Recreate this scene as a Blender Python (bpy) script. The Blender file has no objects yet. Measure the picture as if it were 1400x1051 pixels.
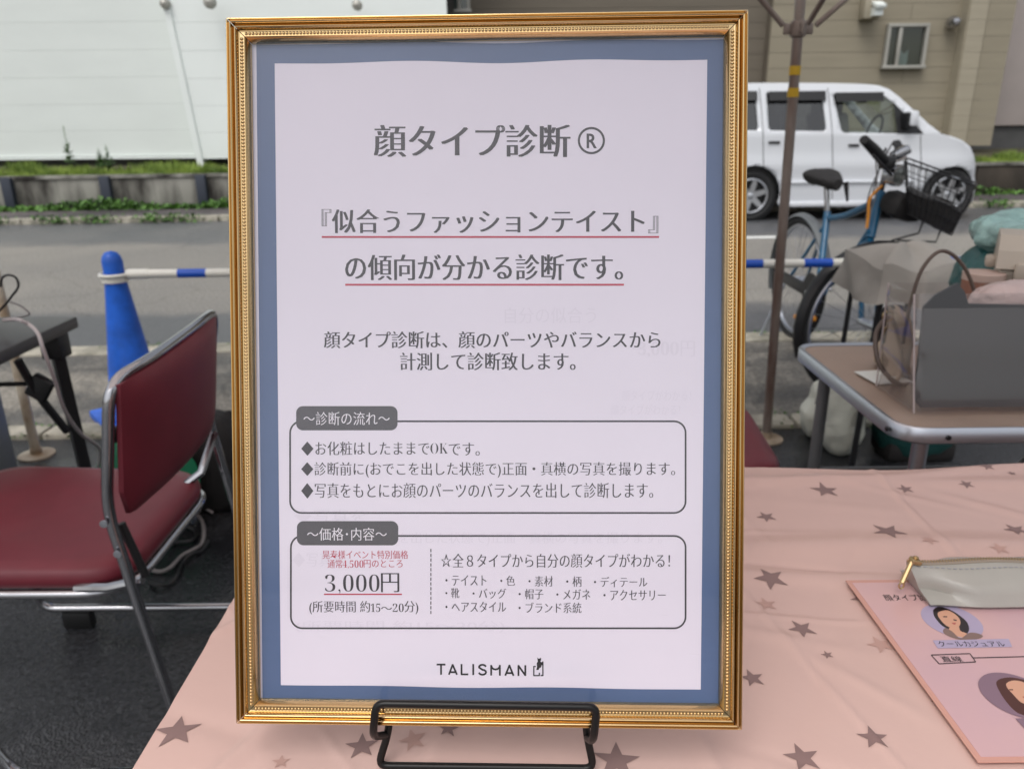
import bpy, bmesh, math, random
from mathutils import Vector, Matrix, Euler
random.seed(7)
R = math.radians
scene = bpy.context.scene

# ---------------------------------------------------------------- camera, sky, sun, exposure
F = 1052.0; H = 1.16; PITCH = R(19); ROLL = R(0.6)
_R0 = Vector((1, 0, 0)); _U0 = Vector((0, math.sin(PITCH), math.cos(PITCH))); _D = Vector((0, math.cos(PITCH), -math.sin(PITCH)))
_Rt = _R0*math.cos(ROLL) - _U0*math.sin(ROLL); _Up = _R0*math.sin(ROLL) + _U0*math.cos(ROLL)
CAMP = Vector((0, 0, H))
cam_d = bpy.data.cameras.new('camera'); cam = bpy.data.objects.new('camera', cam_d)
scene.collection.objects.link(cam); scene.camera = cam
cam_d.sensor_width = 36; cam_d.lens = 36*F/1400; cam_d.clip_start = 0.02; cam_d.clip_end = 500
M3 = Matrix((_Rt, _Up, -_D)).transposed()
cam.matrix_world = Matrix.Translation(CAMP) @ M3.to_4x4()
cam_d.dof.use_dof = True; cam_d.dof.focus_distance = 0.50; cam_d.dof.aperture_fstop = 11.5

world = bpy.data.worlds.new('World'); scene.world = world; world.use_nodes = True
wn = world.node_tree; wn.nodes.clear()
sky = wn.nodes.new('ShaderNodeTexSky'); sky.sky_type = 'NISHITA'; sky.sun_disc = False
SUN_EL, SUN_AZ = R(60), R(208)
sky.sun_elevation = SUN_EL; sky.sun_rotation = SUN_AZ; sky.air_density = 1.0; sky.dust_density = 4.0
hs = wn.nodes.new('ShaderNodeHueSaturation'); hs.inputs['Saturation'].default_value = 0.22
bg = wn.nodes.new('ShaderNodeBackground'); bg.inputs['Strength'].default_value = 0.13
wo = wn.nodes.new('ShaderNodeOutputWorld')
wn.links.new(sky.outputs[0], hs.inputs['Color']); wn.links.new(hs.outputs[0], bg.inputs['Color']); wn.links.new(bg.outputs[0], wo.inputs[0])
sd = bpy.data.lights.new('sun', 'SUN'); sd.energy = 0.7; sd.angle = R(30); sd.color = (1, .97, .93)
sun = bpy.data.objects.new('sun', sd); scene.collection.objects.link(sun)
_sdir = Vector((math.sin(SUN_AZ)*math.cos(SUN_EL), math.cos(SUN_AZ)*math.cos(SUN_EL), math.sin(SUN_EL)))
sun.rotation_euler = _sdir.to_track_quat('Z', 'Y').to_euler()
scene.view_settings.view_transform = 'Standard'; scene.view_settings.look = 'None'
scene.view_settings.gamma = 1; scene.view_settings.use_curve_mapping = False
scene.view_settings.exposure = 0.42
scene.cycles.max_bounces = 8; scene.cycles.transparent_max_bounces = 12
scene.cycles.caustics_reflective = False; scene.cycles.caustics_refractive = False

# ---------------------------------------------------------------- measuring helpers (survey of the place)
def ray(x, y):
    return _Rt*((x-700)/F) + _Up*(-(y-525.5)/F) + _D
def G(x, y, z=0.0):
    d = ray(x, y); return CAMP + d*((z-H)/d.z)
def V(x, y, Y):
    d = ray(x, y); return CAMP + d*(Y/d.y)

# ---------------------------------------------------------------- object helpers
COL = scene.collection
def srgb(r, g, b):
    def c(v):
        v = v/255
        return v/12.92 if v <= .04045 else ((v+.055)/1.055)**2.4
    return (c(r), c(g), c(b), 1)
def tag(o, label=None, cat=None, group=None, kind=None):
    if label: o['label'] = label
    if cat: o['category'] = cat
    if group: o['group'] = group
    if kind: o['kind'] = kind
    return o
def empty(name, loc, label=None, cat=None, group=None, rz=0):
    o = bpy.data.objects.new(name, None); COL.objects.link(o); o.location = loc; o.rotation_euler.z = rz
    o.empty_display_size = .1
    return tag(o, label, cat, group)
def copy_tree(o, parent=None):
    c = o.copy(); COL.objects.link(c); c.parent = parent
    for ch in list(o.children): copy_tree(ch, c)
    return c

class MB:
    """collects shapes into one mesh"""
    def __init__(s): s.v = []; s.f = []
    def add(s, vs, fs):
        n = len(s.v); s.v += [tuple(p) for p in vs]; s.f += [tuple(i+n for i in f) for f in fs]; return s
    def box(s, c, size, rot=None, bevel=0, seg=2):
        bm = bmesh.new(); bmesh.ops.create_cube(bm, size=1)
        bmesh.ops.scale(bm, vec=Vector(size), verts=bm.verts)
        if bevel: bmesh.ops.bevel(bm, geom=bm.edges[:], offset=bevel, segments=seg, affect='EDGES', profile=.5)
        if rot is not None:
            m = rot if isinstance(rot, Matrix) else Euler(rot).to_matrix()
            for v in bm.verts: v.co = m @ v.co
        bm.verts.index_update()
        s.add([v.co + Vector(c) for v in bm.verts], [[v.index for v in f.verts] for f in bm.faces]); bm.free(); return s
    def tube(s, pts, r, n=8, closed=False, cap=True):
        pts = [Vector(p) for p in pts]; N = len(pts)
        rs = r if isinstance(r, (list, tuple)) else [r]*N
        base = len(s.v); prev = None
        for i, p in enumerate(pts):
            if closed: t = pts[(i+1) % N] - pts[i-1]
            else: t = pts[min(i+1, N-1)] - pts[max(i-1, 0)]
            t.normalize()
            if prev is None:
                a = Vector((0, 0, 1)) if abs(t.z) < .9 else Vector((1, 0, 0))
                u = t.cross(a).normalized()
            else:
                u = (prev - t*prev.dot(t)).normalized()
            prev = u; w = t.cross(u)
            for k in range(n):
                an = 2*math.pi*k/n; s.v.append(tuple(p + (u*math.cos(an) + w*math.sin(an))*rs[i]))
        M = N if closed else N-1
        for i in range(M):
            a = base + i*n; b = base + ((i+1) % N)*n
            for k in range(n): s.f.append((a+k, a+(k+1) % n, b+(k+1) % n, b+k))
        if cap and not closed:
            s.f.append(tuple(base+k for k in reversed(range(n)))); s.f.append(tuple(base+(N-1)*n+k for k in range(n)))
        return s
    def lathe(s, prof, c=(0, 0, 0), axis=(0, 0, 1), n=24, cap=True):
        ax = Vector(axis).normalized(); a = Vector((1, 0, 0)) if abs(ax.x) < .9 else Vector((0, 1, 0))
        u = ax.cross(a).normalized(); w = ax.cross(u); c = Vector(c); base = len(s.v)
        for (r, h) in prof:
            for k in range(n):
                an = 2*math.pi*k/n; s.v.append(tuple(c + ax*h + (u*math.cos(an)+w*math.sin(an))*r))
        for i in range(len(prof)-1):
            a0 = base+i*n; b0 = a0+n
            for k in range(n): s.f.append((a0+k, a0+(k+1) % n, b0+(k+1) % n, b0+k))
        if cap:
            if prof[0][0] > 1e-6: s.f.append(tuple(base+k for k in reversed(range(n))))
            if prof[-1][0] > 1e-6: s.f.append(tuple(base+(len(prof)-1)*n+k for k in range(n)))
        return s
    def prism(s, poly, ext):
        """planar polygon (3D points) pushed by the vector ext"""
        n = len(poly); e = Vector(ext); base = len(s.v)
        s.v += [tuple(p) for p in poly] + [tuple(Vector(p)+e) for p in poly]
        s.f.append(tuple(base+i for i in range(n))); s.f.append(tuple(base+n+i for i in reversed(range(n))))
        for i in range(n):
            j = (i+1) % n; s.f.append((base+i, base+n+i, base+n+j, base+j))
        return s
    def poly(s, pts):
        n = len(s.v); s.v += [tuple(p) for p in pts]; s.f.append(tuple(range(n, n+len(pts)))); return s
    def grid(s, fn, nu, nv):
        base = len(s.v)
        for i in range(nu+1):
            for j in range(nv+1): s.v.append(tuple(fn(i/nu, j/nv)))
        for i in range(nu):
            for j in range(nv):
                a = base+i*(nv+1)+j; s.f.append((a, a+1, a+nv+2, a+nv+1))
        return s
    def build(s, name, mat, parent=None, smooth=35, loc=None, origin=None):
        vs = s.v
        if origin is not None:
            o0 = Vector(origin); vs = [tuple(Vector(p)-o0) for p in vs]
        me = bpy.data.meshes.new(name); me.from_pydata(vs, [], s.f); me.validate(); 
        bm = bmesh.new(); bm.from_mesh(me); bmesh.ops.recalc_face_normals(bm, faces=bm.faces); bm.to_mesh(me); bm.free()
        if smooth:
            me.shade_smooth(); me.set_sharp_from_angle(angle=R(smooth))
        me.materials.append(mat)
        o = bpy.data.objects.new(name, me); COL.objects.link(o)
        if parent: o.parent = parent
        if loc is not None: o.location = loc
        elif origin is not None: o.location = origin
        return o

def smooth_path(pts, n=6, closed=False):
    pts = [Vector(p) for p in pts]; out = []; N = len(pts)
    rng = range(N if closed else N-1)
    for i in rng:
        p0 = pts[i-1] if (closed or i > 0) else pts[0]; p1 = pts[i]; p2 = pts[(i+1) % N]
        p3 = pts[(i+2) % N] if (closed or i+2 < N) else pts[-1]
        for k in range(n):
            t = k/n
            out.append(.5*((2*p1)+(p2-p0)*t+(2*p0-5*p1+4*p2-p3)*t*t+(-p0+3*p1-3*p2+p3)*t**3))
    if not closed: out.append(pts[-1])
    return out
def fillet(pts, r, n=5, closed=False):
    """polyline with rounded corners"""
    pts = [Vector(p) for p in pts]; out = []; N = len(pts)
    for i, p in enumerate(pts):
        if not closed and i in (0, N-1): out.append(p); continue
        a = pts[i-1]; b = pts[(i+1) % N]
        da = (a-p); db = (b-p); rr = min(r, da.length*.45, db.length*.45)
        A = p+da.normalized()*rr; B = p+db.normalized()*rr
        for k in range(n+1):
            t = k/n; out.append(A*(1-t)**2 + p*2*t*(1-t) + B*t*t)
    return out

from mathutils import noise as mnoise
def crumple(size, amp=.02, freq=8, seed=0, nu=56, nv=36, sq=3.0, flat_bottom=True, squeeze=None):
    sx, sy, sz = size; mb = MB(); off = Vector((seed*3.7, seed*1.3, seed*7.1))
    def f(u, v):
        a = u*2*math.pi; b = (v-.5)*math.pi; d = Vector((math.cos(a)*math.cos(b), math.sin(a)*math.cos(b), math.sin(b)))
        k = (abs(d.x)**sq+abs(d.y)**sq+abs(d.z)**sq)**(-1/sq); p = d*k
        q = Vector((p.x*sx, p.y*sy, p.z*sz)); n = 0; fr = freq; am = 1
        for o in range(3): n += am*(1-2*abs(mnoise.noise((q+off)*fr))); fr *= 2.1; am *= .5
        q += d*amp*n*.6
        if squeeze:
            h = (q.z/sz+1)/2; w = squeeze(h); q.x *= w; q.y *= w
        q.z += sz
        if flat_bottom and q.z < .002: q.z = .002
        return q
    mb.grid(f, nu, nv); return mb
# ---------------------------------------------------------------- materials
_mats = {}
def mat(name, col, rough=.6, metal=0, var=0.0, vscale=5, bump=0.0, bscale=50, bdist=.002, spec=.5, coat=0, col2=None, detail=6, rvar=0, stretch=None):
    if name in _mats: return _mats[name]
    m = bpy.data.materials.new(name); m.use_nodes = True; nt = m.node_tree; b = nt.nodes['Principled BSDF']
    b.inputs['Base Color'].default_value = col; b.inputs['Roughness'].default_value = rough; b.inputs['Metallic'].default_value = metal
    b.inputs['Specular IOR Level'].default_value = spec; b.inputs['Coat Weight'].default_value = coat; b.inputs['Coat Roughness'].default_value = .05
    co = nt.nodes.new('ShaderNodeTexCoord'); src = co.outputs['Object']
    if stretch:
        mp = nt.nodes.new('ShaderNodeMapping'); mp.inputs['Scale'].default_value = stretch; nt.links.new(src, mp.inputs[0]); src = mp.outputs[0]
    if var or col2 or rvar:
        n = nt.nodes.new('ShaderNodeTexNoise'); n.inputs['Scale'].default_value = vscale; n.inputs['Detail'].default_value = detail
        nt.links.new(src, n.inputs['Vector'])
        rp = nt.nodes.new('ShaderNodeValToRGB'); rp.color_ramp.elements[0].position = .35; rp.color_ramp.elements[1].position = .65
        c2 = col2 if col2 else tuple(c*(1-var) for c in col[:3])+(1,)
        c1 = col if col2 else tuple(min(1, c*(1+var)) for c in col[:3])+(1,)
        rp.color_ramp.elements[0].color = c2; rp.color_ramp.elements[1].color = c1
        nt.links.new(n.outputs[0], rp.inputs[0])
        if var or col2: nt.links.new(rp.outputs[0], b.inputs['Base Color'])
        if rvar:
            mr = nt.nodes.new('ShaderNodeMapRange'); mr.inputs[3].default_value = max(.02, rough-rvar); mr.inputs[4].default_value = min(1, rough+rvar)
            mr.inputs[1].default_value = .3; mr.inputs[2].default_value = .7
            nt.links.new(n.outputs[0], mr.inputs[0]); nt.links.new(mr.outputs[0], b.inputs['Roughness'])
    if bump:
        n2 = nt.nodes.new('ShaderNodeTexNoise'); n2.inputs['Scale'].default_value = bscale; n2.inputs['Detail'].default_value = 4
        nt.links.new(src, n2.inputs['Vector'])
        bp = nt.nodes.new('ShaderNodeBump'); bp.inputs['Strength'].default_value = bump; bp.inputs['Distance'].default_value = bdist
        nt.links.new(n2.outputs[0], bp.inputs['Height']); nt.links.new(bp.outputs[0], b.inputs['Normal'])
    _mats[name] = m; return m
def thin_glass(name, tint=(1, 1, 1, 1), rough=.02, base=.04, opac=0.0, ocol=(.5, .5, .5, 1)):
    m = bpy.data.materials.new(name); m.use_nodes = True; nt = m.node_tree; nt.nodes.clear()
    out = nt.nodes.new('ShaderNodeOutputMaterial'); tr = nt.nodes.new('ShaderNodeBsdfTransparent'); tr.inputs[0].default_value = tint
    gl = nt.nodes.new('ShaderNodeBsdfGlossy'); gl.inputs['Roughness'].default_value = rough
    lw = nt.nodes.new('ShaderNodeLayerWeight'); lw.inputs['Blend'].default_value = .5
    pw = nt.nodes.new('ShaderNodeMath'); pw.operation = 'POWER'; pw.inputs[1].default_value = 4
    ad = nt.nodes.new('ShaderNodeMath'); ad.operation = 'MULTIPLY_ADD'; ad.inputs[1].default_value = 1-base; ad.inputs[2].default_value = base; ad.use_clamp = True
    nt.links.new(lw.outputs['Facing'], pw.inputs[0]); nt.links.new(pw.outputs[0], ad.inputs[0])
    mx = nt.nodes.new('ShaderNodeMixShader'); nt.links.new(ad.outputs[0], mx.inputs[0])
    src = tr.outputs[0]
    if opac:
        df = nt.nodes.new('ShaderNodeBsdfDiffuse'); df.inputs[0].default_value = ocol
        m2 = nt.nodes.new('ShaderNodeMixShader'); m2.inputs[0].default_value = opac
        nt.links.new(tr.outputs[0], m2.inputs[1]); nt.links.new(df.outputs[0], m2.inputs[2]); src = m2.outputs[0]
    nt.links.new(src, mx.inputs[1]); nt.links.new(gl.outputs[0], mx.inputs[2]); nt.links.new(mx.outputs[0], out.inputs[0])
    return m

def asphalt(name, dark, light, wet_lo, wet_hi, agg=260, bump=.6, patch=.5, ystripes=None, crack=.72, wetsmooth=0):
    """asphalt: aggregate grain, damp patches with their own outlines; ystripes = [(Y, dampness)] across the road"""
    m = bpy.data.materials.new(name); m.use_nodes = True; nt = m.node_tree; b = nt.nodes['Principled BSDF']; L = nt.links.new
    co = nt.nodes.new('ShaderNodeTexCoord').outputs['Object']
    vo = nt.nodes.new('ShaderNodeTexVoronoi'); vo.inputs['Scale'].default_value = agg; L(co, vo.inputs['Vector'])
    nf = nt.nodes.new('ShaderNodeTexNoise'); nf.inputs['Scale'].default_value = agg*.45; nf.inputs['Detail'].default_value = 6; L(co, nf.inputs['Vector'])
    np_ = nt.nodes.new('ShaderNodeTexNoise'); np_.inputs['Scale'].default_value = patch; np_.inputs['Detail'].default_value = 7; np_.inputs['Roughness'].default_value = .62; L(co, np_.inputs['Vector'])
    wet = nt.nodes.new('ShaderNodeMapRange'); wet.inputs[1].default_value = .42; wet.inputs[2].default_value = .58; L(np_.outputs[0], wet.inputs[0])
    wv = wet.outputs[0]
    if ystripes:
        sp = nt.nodes.new('ShaderNodeSeparateXYZ'); L(co, sp.inputs[0])
        ad = nt.nodes.new('ShaderNodeMath'); ad.operation = 'MULTIPLY_ADD'; ad.inputs[1].default_value = 1.0; L(np_.outputs[0], ad.inputs[0]); L(sp.outputs[1], ad.inputs[2])
        y0, y1 = ystripes[0][0], ystripes[-1][0]
        mr = nt.nodes.new('ShaderNodeMapRange'); mr.inputs[1].default_value = y0+.5; mr.inputs[2].default_value = y1+.5; L(ad.outputs[0], mr.inputs[0])
        rp = nt.nodes.new('ShaderNodeValToRGB'); cr = rp.color_ramp
        for i, (yy, w) in enumerate(ystripes):
            e = cr.elements[i] if i < 2 else cr.elements.new(.5)
        for i, (yy, w) in enumerate(ystripes):
            cr.elements[i].position = (yy-y0)/(y1-y0)
        for i, (yy, w) in enumerate(ystripes):
            cr.elements[i].color = (w, w, w, 1)
        L(mr.outputs[0], rp.inputs[0])
        mm = nt.nodes.new('ShaderNodeMath'); mm.operation = 'MULTIPLY_ADD'; mm.inputs[1].default_value = .25; L(wet.outputs[0], mm.inputs[0]); L(rp.outputs[0], mm.inputs[2]); mm.use_clamp = True
        wv = mm.outputs[0]
    mix = nt.nodes.new('ShaderNodeMix'); mix.data_type = 'RGBA'; L(wv, mix.inputs[0]); mix.inputs[6].default_value = light; mix.inputs[7].default_value = dark
    gr = nt.nodes.new('ShaderNodeMapRange'); gr.inputs[1].default_value = .3; gr.inputs[2].default_value = .7; gr.inputs[3].default_value = .55; gr.inputs[4].default_value = 1.5; L(nf.outputs[0], gr.inputs[0])
    mu = nt.nodes.new('ShaderNodeMix'); mu.data_type = 'RGBA'; mu.blend_type = 'MULTIPLY'; mu.inputs[0].default_value = 1; L(mix.outputs[2], mu.inputs[6]); L(gr.outputs[0], mu.inputs[7])
    nw = nt.nodes.new('ShaderNodeTexNoise'); nw.inputs['Scale'].default_value = 3.0; nw.inputs['Detail'].default_value = 5; L(co, nw.inputs['Vector'])
    vm = nt.nodes.new('ShaderNodeMix'); vm.data_type = 'VECTOR'; vm.inputs[0].default_value = .22; L(co, vm.inputs[4]); L(nw.outputs['Color'], vm.inputs[5])
    vc = nt.nodes.new('ShaderNodeTexVoronoi'); vc.feature = 'DISTANCE_TO_EDGE'; vc.inputs['Scale'].default_value = .85; L(vm.outputs[1], vc.inputs['Vector'])
    ck = nt.nodes.new('ShaderNodeMapRange'); ck.inputs[1].default_value = .003; ck.inputs[2].default_value = .012; ck.inputs[3].default_value = crack; ck.inputs[4].default_value = 1; L(vc.outputs['Distance'], ck.inputs[0])
    mc = nt.nodes.new('ShaderNodeMix'); mc.data_type = 'RGBA'; mc.blend_type = 'MULTIPLY'; mc.inputs[0].default_value = 1; L(mu.outputs[2], mc.inputs[6]); L(ck.outputs[0], mc.inputs[7])
    L(mc.outputs[2], b.inputs['Base Color'])
    ro = nt.nodes.new('ShaderNodeMapRange'); ro.inputs[3].default_value = wet_hi; ro.inputs[4].default_value = wet_lo; L(wv, ro.inputs[0]); L(ro.outputs[0], b.inputs['Roughness'])
    hh = nt.nodes.new('ShaderNodeMath'); hh.operation = 'ADD'; L(vo.outputs[0], hh.inputs[0]); L(nf.outputs[0], hh.inputs[1])
    bp = nt.nodes.new('ShaderNodeBump'); bp.inputs['Strength'].default_value = bump; bp.inputs['Distance'].default_value = .005; L(hh.outputs[0], bp.inputs['Height']); L(bp.outputs[0], b.inputs['Normal'])
    if wetsmooth:
        ws = nt.nodes.new('ShaderNodeMapRange'); ws.inputs[3].default_value = bump; ws.inputs[4].default_value = bump*(1-wetsmooth); L(wv, ws.inputs[0]); L(ws.outputs[0], bp.inputs['Strength'])
    return m

M = dict(
    gold=mat('gold_leaf_paint', srgb(210, 182, 136), .13, 1, var=.03, vscale=25, bump=.04, bscale=500, bdist=.0002),
    paper=mat('print_paper', srgb(237, 232, 244), .55, var=.012, vscale=8),
    pblue=mat('blue_ink', srgb(86, 108, 146), .5, var=.03, vscale=10),
    ink=mat('grey_ink', srgb(64, 62, 68), .5), ink2=mat('dark_ink', srgb(34, 32, 36), .5), red=mat('red_ink', srgb(190, 62, 84), .5),
    tabgrey=mat('tab_grey_ink', srgb(86, 85, 90), .5), white_ink=mat('white_ink', srgb(238, 236, 242), .5), ghost=mat('faint_show_through_ink', srgb(231, 226, 238), .55),
    black_wire=mat('black_coated_wire', srgb(9, 9, 10), .38, spec=.35),
    darkmdf=mat('dark_backing', srgb(50, 38, 30), .8),
    cloth=mat('pink_vinyl', srgb(204, 172, 163), .27, var=.03, vscale=3, bump=.35, bscale=26, bdist=.0016),
    star=mat('mauve_star_print', srgb(132, 106, 103), .45), star_pale=mat('pale_star_print', srgb(182, 146, 136), .45),
    burg=mat('burgundy_vinyl', srgb(118, 42, 54), .42, var=.06, vscale=14, bump=.25, bscale=900, bdist=.0004),
    chrome=mat('chrome', srgb(178, 178, 182), .1, 1, rvar=.05, vscale=30), rubber=mat('black_rubber', srgb(22, 22, 23), .6),
    tyre=mat('tyre_rubber', srgb(34, 34, 35), .75),
    steel=mat('painted_grey_steel', srgb(112, 116, 118), .45, var=.04), alu=mat('aluminium', srgb(196, 200, 208), .34, 1),
    charcoal=mat('charcoal_table', srgb(66, 66, 68), .35, var=.05), blackmetal=mat('black_metal', srgb(26, 26, 28), .4),
    cone=mat('blue_cone_plastic', srgb(24, 94, 200), .42, var=.22, vscale=11), white=mat('white_plastic', srgb(228, 226, 216), .45, var=.03), barblue=mat('blue_stripe', srgb(28, 84, 190), .4),
    rust=mat('rusty_tent_pole', srgb(164, 156, 148), .42, .25, col2=srgb(98, 76, 66), vscale=9, stretch=(1, 1, .25), bump=.3, bscale=60),
    cream_pole=mat('weathered_cream_pole', srgb(206, 196, 178), .5, .2, col2=srgb(140, 116, 90), vscale=9),
    yellow=mat('yellow_tape', srgb(196, 158, 20), .5),
    conc=mat('kerb_concrete', srgb(176, 170, 156), .85, col2=srgb(122, 120, 108), vscale=9, bump=.7, bscale=70, bdist=.006),
    stained=mat('stained_concrete', srgb(150, 148, 140), .85, col2=srgb(40, 36, 32), vscale=3.6, stretch=(1, 1, .3), bump=.5, bscale=40, bdist=.01, detail=8),
    stained2=mat('dark_mossy_concrete', srgb(74, 66, 58), .85, col2=srgb(36, 32, 27), vscale=2.2, stretch=(1, 1, .35), bump=.5, bscale=40, bdist=.01, detail=8),
    bluepost=mat('slate_post', srgb(48, 54, 66), .6),
    siding=mat('white_siding', srgb(222, 228, 224), .55, var=.02, vscale=1.2, stretch=(1, 1, 3), bump=.1, bscale=30),
    siding2=mat('bright_white_siding', srgb(232, 238, 235), .55, var=.02, vscale=1.2),
    tan=mat('tan_siding', srgb(144, 136, 118), .7, var=.05, vscale=2.5, stretch=(.5, 1, 4), bump=.2, bscale=60),
    tan_light=mat('light_tan_siding', srgb(160, 152, 134), .7, var=.04, vscale=2.5, stretch=(.5, 1, 4), bump=.2, bscale=60),
    tan_dark=mat('taupe_siding', srgb(108, 100, 88), .7, var=.05, vscale=2.5, stretch=(.5, 1, 4), bump=.2, bscale=60),
    pinkwall=mat('pinkish_render', srgb(180, 170, 166), .8, var=.03, vscale=3), basegrey=mat('dark_plinth', srgb(84, 84, 84), .8, var=.1),
    underdark=mat('foundation', srgb(60, 60, 56), .9, var=.2),
    frame_alu=mat('window_frame', srgb(170, 168, 160), .4, .3),
    soil=mat('soil', srgb(66, 62, 44), .95, var=.3, vscale=20, bump=.5),
    grass=mat('grass_blades', srgb(148, 170, 74), .6, col2=srgb(86, 112, 40), vscale=3), weed=mat('weed_leaves', srgb(96, 138, 58), .6, col2=srgb(54, 88, 34), vscale=6),
    carw=mat('white_car_paint', srgb(212, 215, 220), .3, coat=.6), carblk=mat('car_black_trim', srgb(20, 20, 22), .4), seat=mat('car_seat_fabric', srgb(110, 108, 104), .8),
    alloy=mat('alloy_wheel', srgb(190, 192, 196), .3, .9), seam=mat('seam_shadow_gap', srgb(60, 60, 64), .6),
    bikeblue=mat('teal_blue_frame_paint', srgb(12, 86, 122), .35, coat=.25, var=.08, vscale=10), spoke=mat('spokes', srgb(170, 170, 172), .3, .9),
    orange=mat('orange_strap', srgb(214, 140, 40), .5), bagblack=mat('black_fabric', srgb(30, 28, 28), .8, bump=.3, bscale=200),
    cover=mat('grey_cover_fabric', srgb(150, 145, 138), .75, var=.05, vscale=6, bump=.4, bscale=25, bdist=.006),
    woodtop=mat('brown_table_laminate', srgb(166, 146, 132), .4, var=.06, vscale=8),
    tote=mat('dark_grey_panel', srgb(74, 77, 80), .45, var=.03), handle=mat('brown_grey_handle', srgb(96, 82, 74), .4),
    beige=mat('beige_leather', srgb(176, 160, 140), .5, var=.05, bump=.3, bscale=80), brass=mat('brass', srgb(190, 164, 122), .3, 1),
    cardboard=mat('brown_cardboard', srgb(150, 100, 76), .7, var=.04), cardtop=mat('pale_lid', srgb(196, 172, 160), .6),
    toolbox=mat('beige_toolbox_plastic', srgb(188, 178, 164), .5), teal=mat('teal_plastic_bag', srgb(40, 92, 92), .3, var=.15, vscale=12, bump=.8, bscale=18, bdist=.02),
    paleteal=mat('pale_teal_plastic', srgb(150, 186, 182), .22, var=.25, vscale=16, bump=1, bscale=22, bdist=.02),
    tissue=mat('pink_tissue', srgb(206, 186, 182), .35, var=.08, vscale=20, bump=.9, bscale=30, bdist=.012),
    plasticbag=mat('white_plastic_bag', srgb(204, 206, 194), .3, var=.06, vscale=12, bump=.7, bscale=20, bdist=.012),
    green=mat('green_reel_plastic', srgb(14, 122, 84), .35), cable_grey=mat('grey_cable', srgb(128, 124, 124), .45), cable_white=mat('white_cable', srgb(190, 182, 182), .4),
    cable_black=mat('black_cable', srgb(30, 30, 32), .4), pinkbox=mat('pinkish_box', srgb(176, 146, 142), .5), darkteal=mat('dark_teal_bag', srgb(22, 66, 64), .5),
    leaf_paper=mat('pink_leaflet', srgb(206, 168, 165), .2, col2=srgb(196, 162, 169), vscale=7), leaf_edge=mat('clear_sleeve_edge', srgb(200, 150, 136), .2),
    lav=mat('lavender_print', srgb(170, 158, 184), .3), mauve=mat('mauve_print', srgb(130, 104, 118), .3), hair=mat('dark_hair_print', srgb(38, 28, 30), .3), hairb=mat('brown_hair_print', srgb(78, 42, 34), .3),
    skin=mat('skin_print', srgb(206, 156, 130), .3), top1=mat('brown_top_print', srgb(128, 104, 96), .3), lips=mat('lips_print', srgb(176, 80, 76), .3),
    pouch=mat('silver_grey_pouch', srgb(164, 161, 154), .32, var=.03, vscale=20, bump=.2, bscale=500, bdist=.0005), zipper=mat('zip_tape', srgb(150, 138, 124), .6), thread=mat('thread', srgb(150, 152, 158), .6),
    roadwhite=mat('road_paint', srgb(220, 220, 216), .6, var=.1, vscale=20), canopy=None, navy=mat('navy_blind', srgb(70, 78, 96), .6),
    curtain=mat('net_curtain', srgb(196, 204, 204), .8), oliveglass=mat('room_behind', srgb(92, 88, 66), .7),
)
M['pane'] = thin_glass('acrylic_pane', (1, .995, 1, 1), .03, .03)
M['carglass'] = thin_glass('tinted_car_glass', (.18, .20, .25, 1), .02, .13)
M['carglass_clear'] = thin_glass('clear_car_glass', (.72, .78, .75, 1), .02, .07)
M['winglass'] = thin_glass('window_glass', (.7, .74, .72, 1), .02, .08)
M['clearbag'] = thin_glass('clear_vinyl', (.93, .91, .91, 1), .08, .07, .08, srgb(176, 170, 168))
M['seamclear'] = mat('milky_vinyl_edge', srgb(188, 176, 176), .25)
M['sleeve'] = thin_glass('clear_sleeve', (.97, .95, .96, 1), .1, .06)
M['lot'] = asphalt('wet_lot_asphalt', srgb(34, 35, 38), srgb(66, 67, 70), .05, .3, 170, .8, 1.3, crack=1.0, wetsmooth=.7)
M['walk'] = asphalt('worn_footway_asphalt', srgb(82, 80, 77), srgb(138, 133, 124), .45, .85, 130, .9, 1.7)
M['roadm'] = asphalt('road_asphalt', srgb(84, 85, 88), srgb(138, 134, 127), .35, .8, 140, .6, .5,
                     crack=.85, ystripes=[(3.9, .95), (4.8, .8), (5.0, .05), (7.7, .0), (8.1, .7), (10, .9)])
M['farwalk'] = asphalt('far_footway_asphalt', srgb(70, 66, 68), srgb(96, 90, 90), .5, .8, 120, .5, .8)

# canopy cloth: light comes through
cm = bpy.data.materials.new('canopy_cloth'); cm.use_nodes = True; nt = cm.node_tree; nt.nodes.clear()
o_ = nt.nodes.new('ShaderNodeOutputMaterial'); d_ = nt.nodes.new('ShaderNodeBsdfDiffuse'); t_ = nt.nodes.new('ShaderNodeBsdfTranslucent'); x_ = nt.nodes.new('ShaderNodeMixShader')
nz = nt.nodes.new('ShaderNodeTexNoise'); nz.inputs['Scale'].default_value = 2; rp = nt.nodes.new('ShaderNodeValToRGB'); rp.color_ramp.elements[0].color = srgb(238, 222, 216); rp.color_ramp.elements[1].color = srgb(246, 232, 226)
nt.links.new(nz.outputs[0], rp.inputs[0]); nt.links.new(rp.outputs[0], d_.inputs[0]); nt.links.new(rp.outputs[0], t_.inputs[0])
x_.inputs[0].default_value = .72; nt.links.new(d_.outputs[0], x_.inputs[1]); nt.links.new(t_.outputs[0], x_.inputs[2]); nt.links.new(x_.outputs[0], o_.inputs[0])
M['canopy'] = cm

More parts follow.
